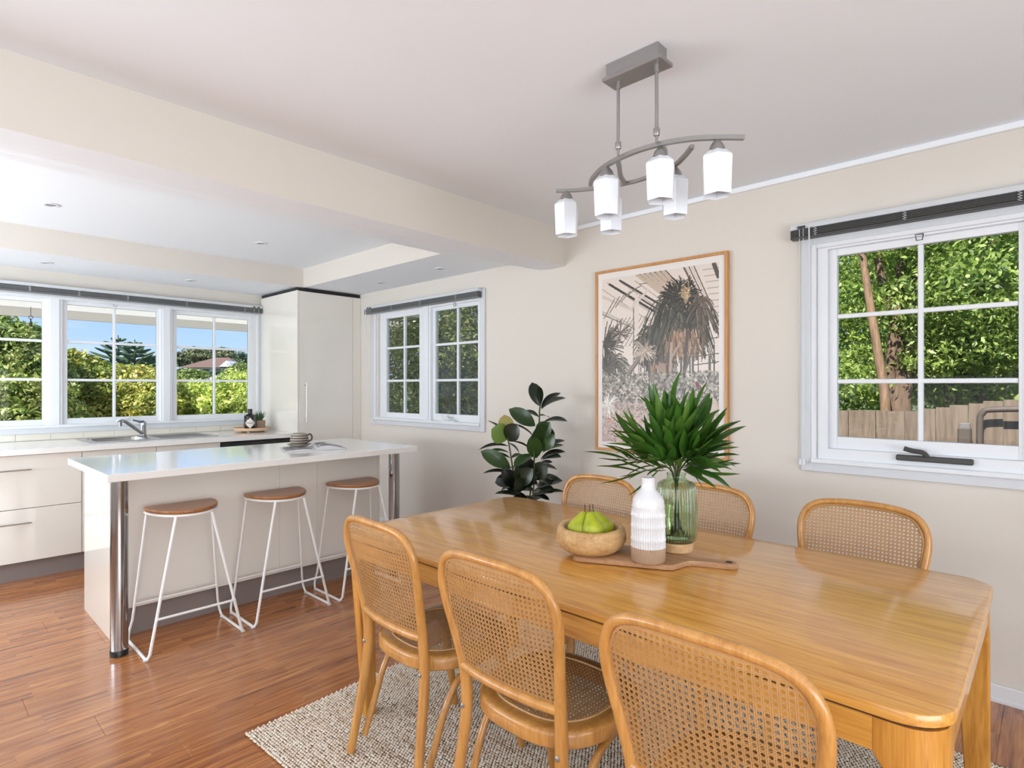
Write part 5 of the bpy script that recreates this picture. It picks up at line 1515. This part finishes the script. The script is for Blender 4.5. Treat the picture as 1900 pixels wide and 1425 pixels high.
for i in range(len(gxs) - 1):
    for j in range(len(gys) - 1):
        bm.faces.new((gv[(gxs[i], gys[j])], gv[(gxs[i + 1], gys[j])], gv[(gxs[i + 1], gys[j + 1])], gv[(gxs[i], gys[j + 1])]))
struct('ground', bm, M['grass'], label='garden ground rising to a far slope')
bm = bm_new(); box(bm, (-4, YB + T + 0.01, -0.40), (8, 9.3, -0.30)); struct('path', bm, M['grout'], label='unseen pale paving added to bounce light under the verandah')  # unseen pale slab, added to bounce light up to the soffit

rngb = np.random.default_rng(21)
def leaves_np(blobs, count, size, flat=0.0, aspect=0.45):
    """diamond leaves scattered through the outer parts of overlapping ellipsoids"""
    vol = np.array([b[3] * b[4] * b[5] for b in blobs]) ** (2 / 3); vol = vol / vol.sum()
    idx = rngb.choice(len(blobs), count, p=vol)
    B = np.array(blobs)[idx]
    d = rngb.normal(size=(count, 3)); d /= np.linalg.norm(d, axis=1)[:, None]
    lump = 1 + 0.16 * np.sin(d[:, 0] * 7 + idx) * np.sin(d[:, 1] * 6 + 2 * idx) + 0.14 * np.sin(d[:, 2] * 9 + 3 * idx)
    rad = rngb.uniform(0.40, 1.12, count) ** 0.5 * lump
    P_ = B[:, :3] + d * B[:, 3:6] * rad[:, None]
    nrm = d * 0.7 + rngb.normal(size=(count, 3)) * 0.7; nrm[:, 2] += 0.35; nrm /= np.linalg.norm(nrm, axis=1)[:, None]
    t = np.cross(nrm, rngb.normal(size=(count, 3))); t /= np.linalg.norm(t, axis=1)[:, None]
    bb = np.cross(nrm, t)
    s = size * rngb.uniform(0.6, 1.35, count)[:, None]
    V_ = np.stack([P_ - t * s, P_ - bb * s * aspect + nrm * s * 0.1, P_ + t * s, P_ + bb * s * aspect + nrm * s * 0.1], 1).reshape(-1, 3)
    Fq = np.arange(count * 4).reshape(-1, 4)
    return V_, Fq
def bush(name, label, cat, blobs, count, size, mat_, trunk=None, group=None, trunkmat=None, aspect=0.45):
    loc = (blobs[0][0], blobs[0][1], gz_(blobs[0][0], blobs[0][1]))
    t = thing(name, label, cat, loc, 0, group)
    V_, Fq = leaves_np(blobs, count, size, aspect=aspect)
    V_ -= np.array(loc)
    o = mesh_np('foliage', V_, Fq, mat_, t); o['kind'] = 'stuff'
    # dark twiggy heart that closes the bush
    if trunk is None:
        trunk = [[(loc[0], loc[1], loc[2]), (loc[0] + 0.05, loc[1], blobs[0][2])]]
    for q in trunk:
        bm = bm_new(); pts = smooth_path(q, 4); n = len(pts)
        r0 = 0.05 if len(q[0]) == 3 else q[0][3]
        tube(bm, [Vector(p[:3]) for p in pts], r0, 8, rs=[r0 * (1 - 0.55 * i / n) for i in range(n)])
        obj('trunk', bm, trunkmat or M['barkd'], t, smooth=True)
    return t
def at(px, py, d):
    """point seen in the photo at (px, py), d metres ahead"""
    return Vector((0, 0, CAM_H)) + pf * d + pr * ((px - 950) / 1068.0 * d) + Vector((0, 0, (718 - py) / 1068.0 * d))
def B_(px, py, d, rx, ry, rz): p = at(px, py, d); return (p.x, p.y, p.z, rx, ry, rz)
bush('garden_shrub', 'variegated shrub reaching highest in the left sash of the sink window', 'shrub',
     [B_(-10, 720, 7.2, 0.75, 0.6, 0.75), B_(10, 640, 7.4, 0.36, 0.4, 0.36), B_(50, 680, 7.3, 0.32, 0.4, 0.34), B_(50, 760, 7.0, 0.55, 0.5, 0.5), B_(-60, 640, 7.6, 0.6, 0.5, 0.7), B_(65, 620, 7.5, 0.12, 0.15, 0.10)], 34000, 0.036, M['bushA'])
bush('garden_shrub', 'yellow green shrub filling the middle sash of the sink window', 'shrub',
     [B_(150, 745, 8.2, 0.75, 0.6, 0.50), B_(230, 750, 8.4, 0.75, 0.6, 0.45), B_(150, 700, 8.4, 0.35, 0.4, 0.26), B_(200, 705, 8.6, 0.5, 0.4, 0.24), B_(275, 715, 8.6, 0.4, 0.5, 0.26), B_(110, 700, 8.3, 0.4, 0.4, 0.3), B_(300, 760, 8.2, 0.4, 0.4, 0.45), B_(135, 668, 8.4, 0.16, 0.2, 0.16), B_(165, 680, 8.5, 0.2, 0.2, 0.14), B_(245, 692, 8.6, 0.2, 0.2, 0.12)], 34000, 0.036, M['bushB'])
bush('garden_shrub', 'pale lime shrub low in the right sash of the sink window', 'shrub',
     [B_(420, 755, 8.8, 0.62, 0.5, 0.38), B_(350, 752, 9.0, 0.35, 0.5, 0.30), B_(470, 745, 9.0, 0.6, 0.5, 0.42), B_(395, 740, 9.2, 0.35, 0.5, 0.20), B_(365, 722, 9.1, 0.2, 0.2, 0.14), B_(440, 712, 9.1, 0.2, 0.2, 0.14)], 24000, 0.036, M['bushC'])
def conifer(px, top, bot, d, w, label):
    b0, t0 = at(px, bot, d), at(px, top, d)
    t = thing('conifer', label, 'tree', (b0.x, b0.y, gz_(b0.x, b0.y)), 0, 'pines behind the shrubs')
    bm = bm_new(); tube(bm, [(b0.x, b0.y, gz_(b0.x, b0.y)), t0], 0.10, 7, rs=[0.12, 0.02]); obj('trunk', bm, M['barkd'], t, smooth=True)
    bm = bm_new(); n = 8
    for i in range(n):
        f = i / n; z = b0.z + (t0.z - b0.z) * (0.1 + 0.88 * f); L_ = w * (1 - f) ** 0.75
        for k_ in range(5):
            a = k_ * PI / 2.5 + i * 0.5; d_ = Vector((math.cos(a), math.sin(a), 0))
            pts = [Vector((b0.x, b0.y, z)), Vector((b0.x, b0.y, z)) + d_ * L_ * 0.5 + Vector((0, 0, 0.10 * L_)), Vector((b0.x, b0.y, z)) + d_ * L_ + Vector((0, 0, 0.30 * L_))]
            tube(bm, smooth_path(pts, 3), 0.05, 5, rs=[0.04, 0.05, 0.06, 0.07, 0.06, 0.05, 0.02])
    o = obj('branches', bm, M['conif'], t); o['kind'] = 'stuff'
conifer(219, 622, 700, 26, 1.5, 'taller dark tiered pine behind the middle sash shrub'); conifer(250, 630, 700, 25, 1.3, 'dark tiered pine to the right of the taller one behind the middle sash shrub')
conifer(287, 660, 700, 27, 1.2, 'small dark tiered pine at the right edge of the middle sash')
# far houses
hb = at(395, 700, 95)
r = thing('far_house', 'distant house with a brown tiled roof on the hill', 'house', (hb.x, hb.y, hb.z - 2))
def hbx(u0, u1, v0, v1, z0, z1): # footprint aligned with the view direction
    bm_ = bm_new(); vs = [hb + pr * u + pf * v for u, v in ((u0, v0), (u1, v0), (u1, v1), (u0, v1))]
    lo = [bm_.verts.new((p.x, p.y, z0)) for p in vs]; hi = [bm_.verts.new((p.x, p.y, z1)) for p in vs]
    bm_.faces.new(lo[::-1]); bm_.faces.new(hi)
    for i in range(4): bm_.faces.new((lo[i], lo[(i + 1) % 4], hi[(i + 1) % 4], hi[i]))
    return bm_
Z0 = hb.z
obj('wall', hbx(-4.2, 4.0, 0, 6, Z0 - 3, Z0 + 1.9), M['hwall'], r)
bm = bm_new()
rf = [hb + pr * u + pf * v + Vector((0, 0, z)) for u, v, z in ((-5.2, -1, 1.6), (4.8, -1, 1.6), (4.8, 7, 1.6), (-5.2, 7, 1.6), (-1.2, 3, 3.4), (1.2, 3, 3.4))]
v = [bm.verts.new(p) for p in rf]
for f in ((0, 1, 5, 4), (1, 2, 5), (2, 3, 4, 5), (3, 0, 4), (0, 3, 2, 1)): bm.faces.new([v[i] for i in f])
obj('roof', bm, M['hroof'], r)
bm = bm_new()
for p in [[(1.6, -1.2, 1.7), (4.0, -1.2, 1.7), (2.8, -1.2, 2.7)]]:
    a = [bm.verts.new(hb + pr * u + pf * v_ + Vector((0, 0, z))) for u, v_, z in p]; c = [bm.verts.new(hb + pr * u + pf * (v_ + 3) + Vector((0, 0, z))) for u, v_, z in p]
    bm.faces.new(a); bm.faces.new(c[::-1])
    for i in range(3): bm.faces.new((a[i], a[(i + 1) % 3], c[(i + 1) % 3], c[i]))
obj('gable', bm, M['hwall'], r)
for u in (-3.2, -1.6, 0.2, 1.8): obj('window', hbx(u, u + 1.0, -0.06, 0.05, Z0 + 0.3, Z0 + 1.3), M['hglass'], r)
h2 = at(418, 705, 45)
r2 = thing('near_roofed_house', 'slate grey roofed house in the middle distance below the far one', 'house', (h2.x, h2.y, gz_(h2.x, h2.y)))
bm = bm_new(); rf = [h2 + pr * u + pf * v_ + Vector((0, 0, z)) for u, v_, z in ((-3.2, 0, -0.5), (1.6, 0, -0.5), (1.6, 5, -0.5), (-3.2, 5, -0.5), (-2.2, 2.5, 0.40), (0.7, 2.5, 0.40))]
v = [bm.verts.new(p) for p in rf]
for f in ((0, 1, 5, 4), (1, 2, 5), (2, 3, 4, 5), (3, 0, 4), (0, 3, 2, 1)): bm.faces.new([v[i] for i in f])
obj('roof', bm, M['groof'], r2)
bm = bm_new(); vs = [h2 + pr * u + pf * v_ for u, v_ in ((-3, 0.3), (1.4, 0.3), (1.4, 4.7), (-3, 4.7))]
lo = [bm.verts.new((p.x, p.y, gz_(h2.x, h2.y))) for p in vs]; hi = [bm.verts.new((p.x, p.y, h2.z - 0.5)) for p in vs]
bm.faces.new(hi)
for i in range(4): bm.faces.new((lo[i], lo[(i + 1) % 4], hi[(i + 1) % 4], hi[i]))
obj('wall', bm, M['hwall'], r2)
def ftree(px, py, d, rx, rz, label, mat_, n=5000, sz=0.16):
    c = at(px, py, d); g0 = gz_(c.x, c.y)
    bl = [(c.x, c.y, c.z, rx, rx, rz), (c.x + pr.x * rx * .8, c.y + pr.y * rx * .8, c.z - rz * .3, rx * .6, rx * .6, rz * .7), (c.x - pr.x * rx * .8, c.y - pr.y * rx * .8, c.z - rz * .2, rx * .6, rx * .6, rz * .7)]
    bush('distant_tree', label, 'tree', bl, n, sz, mat_, trunk=[[(c.x, c.y, g0), (c.x + 0.2, c.y, c.z)]], group='trees on the far slope')
ftree(368, 664, 110, 3.2, 1.7, 'olive gum crown above the left of the brown roof', M['gum'], 7000, 0.26)
ftree(415, 663, 112, 2.6, 1.6, 'olive gum crown above the right of the brown roof', M['gum'], 6000, 0.26)
ftree(448, 676, 100, 1.8, 1.8, 'dark round tree right of the brown roofed house', M['conif'], 6000, 0.22)
ftree(331, 668, 105, 1.2, 1.2, 'gum crown at the left edge of the right sash', M['gum'], 3000, 0.24)
ftree(350, 700, 60, 1.4, 0.8, 'rounded dark shrub in front of the far house, left', M['bushD'], 6000, 0.13)
ftree(378, 701, 62, 1.2, 0.6, 'rounded dark shrub in front of the far house, middle', M['bushD'], 6000, 0.13)
ftree(404, 699, 62, 1.0, 0.6, 'rounded dark shrub in front of the far house, right', M['conif'], 5000, 0.12)
ftree(450, 697, 52, 1.5, 1.0, 'broad green tree at the right edge of the right sash', M['bushD'], 7000, 0.12)
ftree(300, 716, 40, 2.6, 0.6, 'low hedge beyond the shrubs under the pines', M['bushD'], 7000, 0.12)
ftree(180, 712, 42, 3.0, 0.8, 'wide green tree behind the middle sash shrub', M['bushD'], 7000, 0.12)
# shackle hanging under the eave
hk = at(57, 588, 5.0); hk = Vector((hk.x, 8.36, 0)); 
k0 = (hk.y) / (at(57, 588, 1.0).y); hk = at(57, 588, k0)
r = thing('hanging_shackle', 'rusty shackle and swivel hanging from the eave outside the left sash', 'hook', (hk.x, hk.y, 2.22))
bm = bm_new(); tube(bm, [hk + Vector((0.018 * math.cos(a), 0, 0.018 * math.sin(a) - 0.006)) for a in [2 * PI * i / 14 for i in range(14)]], 0.0035, 6, closed=True); tube(bm, [hk + Vector((0, 0, 0.015)), Vector((hk.x, hk.y, 2.22))], 0.003, 6); obj('ring', bm, M['pipe'], r, smooth=True)
bm = bm_new(); lathe(bm, [(0.004, -0.11), (0.013, -0.10), (0.015, -0.085), (0.008, -0.06), (0.005, -0.04), (0.008, -0.035), (0.004, -0.02)], hk, 12); obj('swivel', bm, M['pipe'], r, smooth=True)

# side shrubs seen through the small window
bush('side_hedge', 'dense dark hedge filling the small window', 'hedge',
     [(5.2, 6.6, 1.0, 1.0, 1.5, 1.5), (5.3, 6.0, 2.5, 1.0, 1.4, 1.0), (5.4, 7.6, 1.6, 1.0, 1.4, 1.4), (5.2, 5.2, 1.0, 0.9, 0.9, 1.3), (5.6, 8.4, 3.0, 1.2, 1.3, 1.4), (5.4, 5.2, 2.6, 1.0, 0.9, 1.0), (5.6, 7.0, 3.6, 1.2, 1.6, 1.0), (6.6, 9.2, 1.6, 1.2, 1.6, 1.9), (6.8, 7.6, 2.4, 1.2, 1.6, 1.6)], 95000, 0.030, M['bushD'])

# paling fence beyond the large window: every paling a part
XF = 5.4
r = thing('paling_fence', 'weathered timber paling fence outside the large window', 'fence', (XF, 1.2, -0.45))
bm = bm_new(); box(bm, (0, 0, 0), (0.015, 0.098, 1.0)); bmesh.ops.recalc_face_normals(bm, faces=bm.faces)
pm = bpy.data.meshes.new('paling'); bm.to_mesh(pm); bm.free(); pm.materials.append(M['fence'])
rn = random.Random(9)
y = -1.6; k_ = 0
while y < 4.2:
    top = 1.135 + (max(0.0, 0.78 - y) * 0.16 if y < 0.78 else -0.006 * (y - .78)) + rn.uniform(-0.006, 0.006)
    o = bpy.data.objects.new('paling', pm); C.objects.link(o); o.parent = r
    o.location = (0.0 if k_ % 2 == 0 else -0.016, y - 1.2, 0.0); o.scale = (1, 1.12 if k_ % 2 else 0.98, top + 0.45)
    y += 0.098; k_ += 1
for zz in (0.35, 1.15):
    bm = bm_new(); box(bm, (XF + 0.016, -1.6, -0.45 + zz), (XF + 0.06, 4.2, -0.45 + zz + 0.07)); obj('rail', bm, M['fence'], r)
p0 = Vector((XF - 0.10, 0.385, 0))
r = thing('garden_pipe', 'rusty pipe elbow and bracket on a post against the paling fence', 'pipe', (p0.x, p0.y, -0.45))
bm = bm_new(); tube(bm, smooth_path([(XF - 0.11, 0.385, -0.45), (XF - 0.11, 0.385, 0.6), (XF - 0.11, 0.385, 1.05), (XF - 0.11, 0.37, 1.135), (XF - 0.11, 0.30, 1.165), (XF - 0.11, -0.1, 1.175), (XF - 0.11, -0.9, 1.18)], 5), 0.020, 10); obj('pipe_run', bm, M['pipe'], r, smooth=True)
bm = bm_new(); box(bm, (XF - 0.10, 0.44, -0.45), (XF - 0.05, 0.50, 1.06), 0.003); obj('steel_post', bm, M['nickel'], r)
bm = bm_new(); box(bm, (XF - 0.14, 0.43, 0.90), (XF - 0.08, 0.51, 1.03), 0.01); obj('bracket', bm, M['pipe'], r)

# trees behind the fence
def tr_pts(seq, X_):
    out = []
    for px, py in seq:
        d1 = at(px, py, 1.0); k2 = X_ / d1.x; out.append(tuple(at(px, py, k2)))
    return out
def tree(label, X_, trunks, blobs, n, sz, mat_, tm, r0):
    tks = []
    for seq in trunks:
        pts = tr_pts(seq, X_); b0 = pts[0]
        pts = [(b0[0], b0[1], -0.45, r0)] + [(*p, r0) for p in pts]
        tks.append([Vector(p[:3]) for p in pts])
    bl = []
    for px, py, X2, rx, ry, rz in blobs:
        d1 = at(px, py, 1.0); q = at(px, py, X2 / d1.x); bl.append((q.x, q.y, q.z, rx, ry, rz))
    loc = (tks[0][0].x, tks[0][0].y, -0.45)
    t = thing('garden_tree', label, 'tree', loc)
    V_, Fq = leaves_np(bl, n, sz); V_ -= np.array(loc)
    o = mesh_np('foliage', V_, Fq, mat_, t); o['kind'] = 'stuff'
    for q in tks:
        bm = bm_new(); pts = smooth_path(q, 5); n_ = len(pts)
        tube(bm, pts, r0, 9, rs=[r0 * (1 - 0.45 * i / n_) for i in range(n_)]); obj('trunk', bm, tm, t, smooth=True)
tree('slender tree with a pale leaning trunk behind the fence, left pane', 6.6, [[(1643, 762), (1628, 650), (1612, 550), (1600, 470), (1590, 400)]],
     [(1590, 470, 9.0, 0.8, 1.0, 0.7), (1560, 640, 9.0, 0.7, 0.9, 0.7), (1575, 560, 6.9, 0.3, 0.35, 0.3), (1568, 705, 6.9, 0.3, 0.4, 0.2)], 16000, 0.030, M['bushE'], M['bark'], 0.05)
tree('dark many stemmed tree behind the fence, left pane', 7.0, [[(1650, 762), (1655, 650), (1668, 540), (1678, 440), (1682, 380)], [(1662, 762), (1690, 640), (1700, 520), (1715, 400)], [(1672, 765), (1672, 680), (1660, 600), (1632, 500), (1625, 400)], [(1680, 765), (1688, 700), (1700, 620), (1722, 540)]],
     [(1660, 520, 9.2, 0.9, 0.9, 0.8), (1690, 650, 9.0, 0.8, 0.8, 0.6), (1640, 700, 9.2, 0.8, 0.8, 0.4), (1640, 450, 6.9, 0.5, 0.6, 0.16)], 20000, 0.030, M['bushE'], M['barkd'], 0.06)
tree('leafy tree with fresh green crown behind the fence, right pane', 7.2, [[(1765, 760), (1755, 700), (1745, 640), (1735, 560), (1725, 480)], [(1820, 755), (1812, 680), (1800, 600), (1820, 500), (1850, 420)]],
     [(1800, 470, 7.4, 0.8, 0.8, 0.6), (1850, 520, 7.0, 0.9, 0.9, 0.8), (1800, 620, 7.4, 0.8, 0.8, 0.6), (1880, 650, 7.4, 0.8, 0.8, 0.6), (1840, 700, 7.8, 0.8, 1.0, 0.35), (1745, 700, 7.8, 0.5, 0.5, 0.3)], 46000, 0.031, M['bushE'], M['barkd'], 0.06)
bush('green_thicket', 'wall of green foliage closing the view behind the fence trees', 'hedge',
     [(10.2, 1.2, 1.3, 1.4, 3.2, 2.2), (10.4, 4.0, 1.4, 1.4, 2.4, 2.2), (10.6, 0.0, 3.8, 1.4, 2.6, 1.9), (10.6, 3.2, 3.5, 1.4, 2.6, 1.5), (10.2, -2.5, 2.0, 1.4, 2.6, 2.6)], 60000, 0.050, M['bushE'])
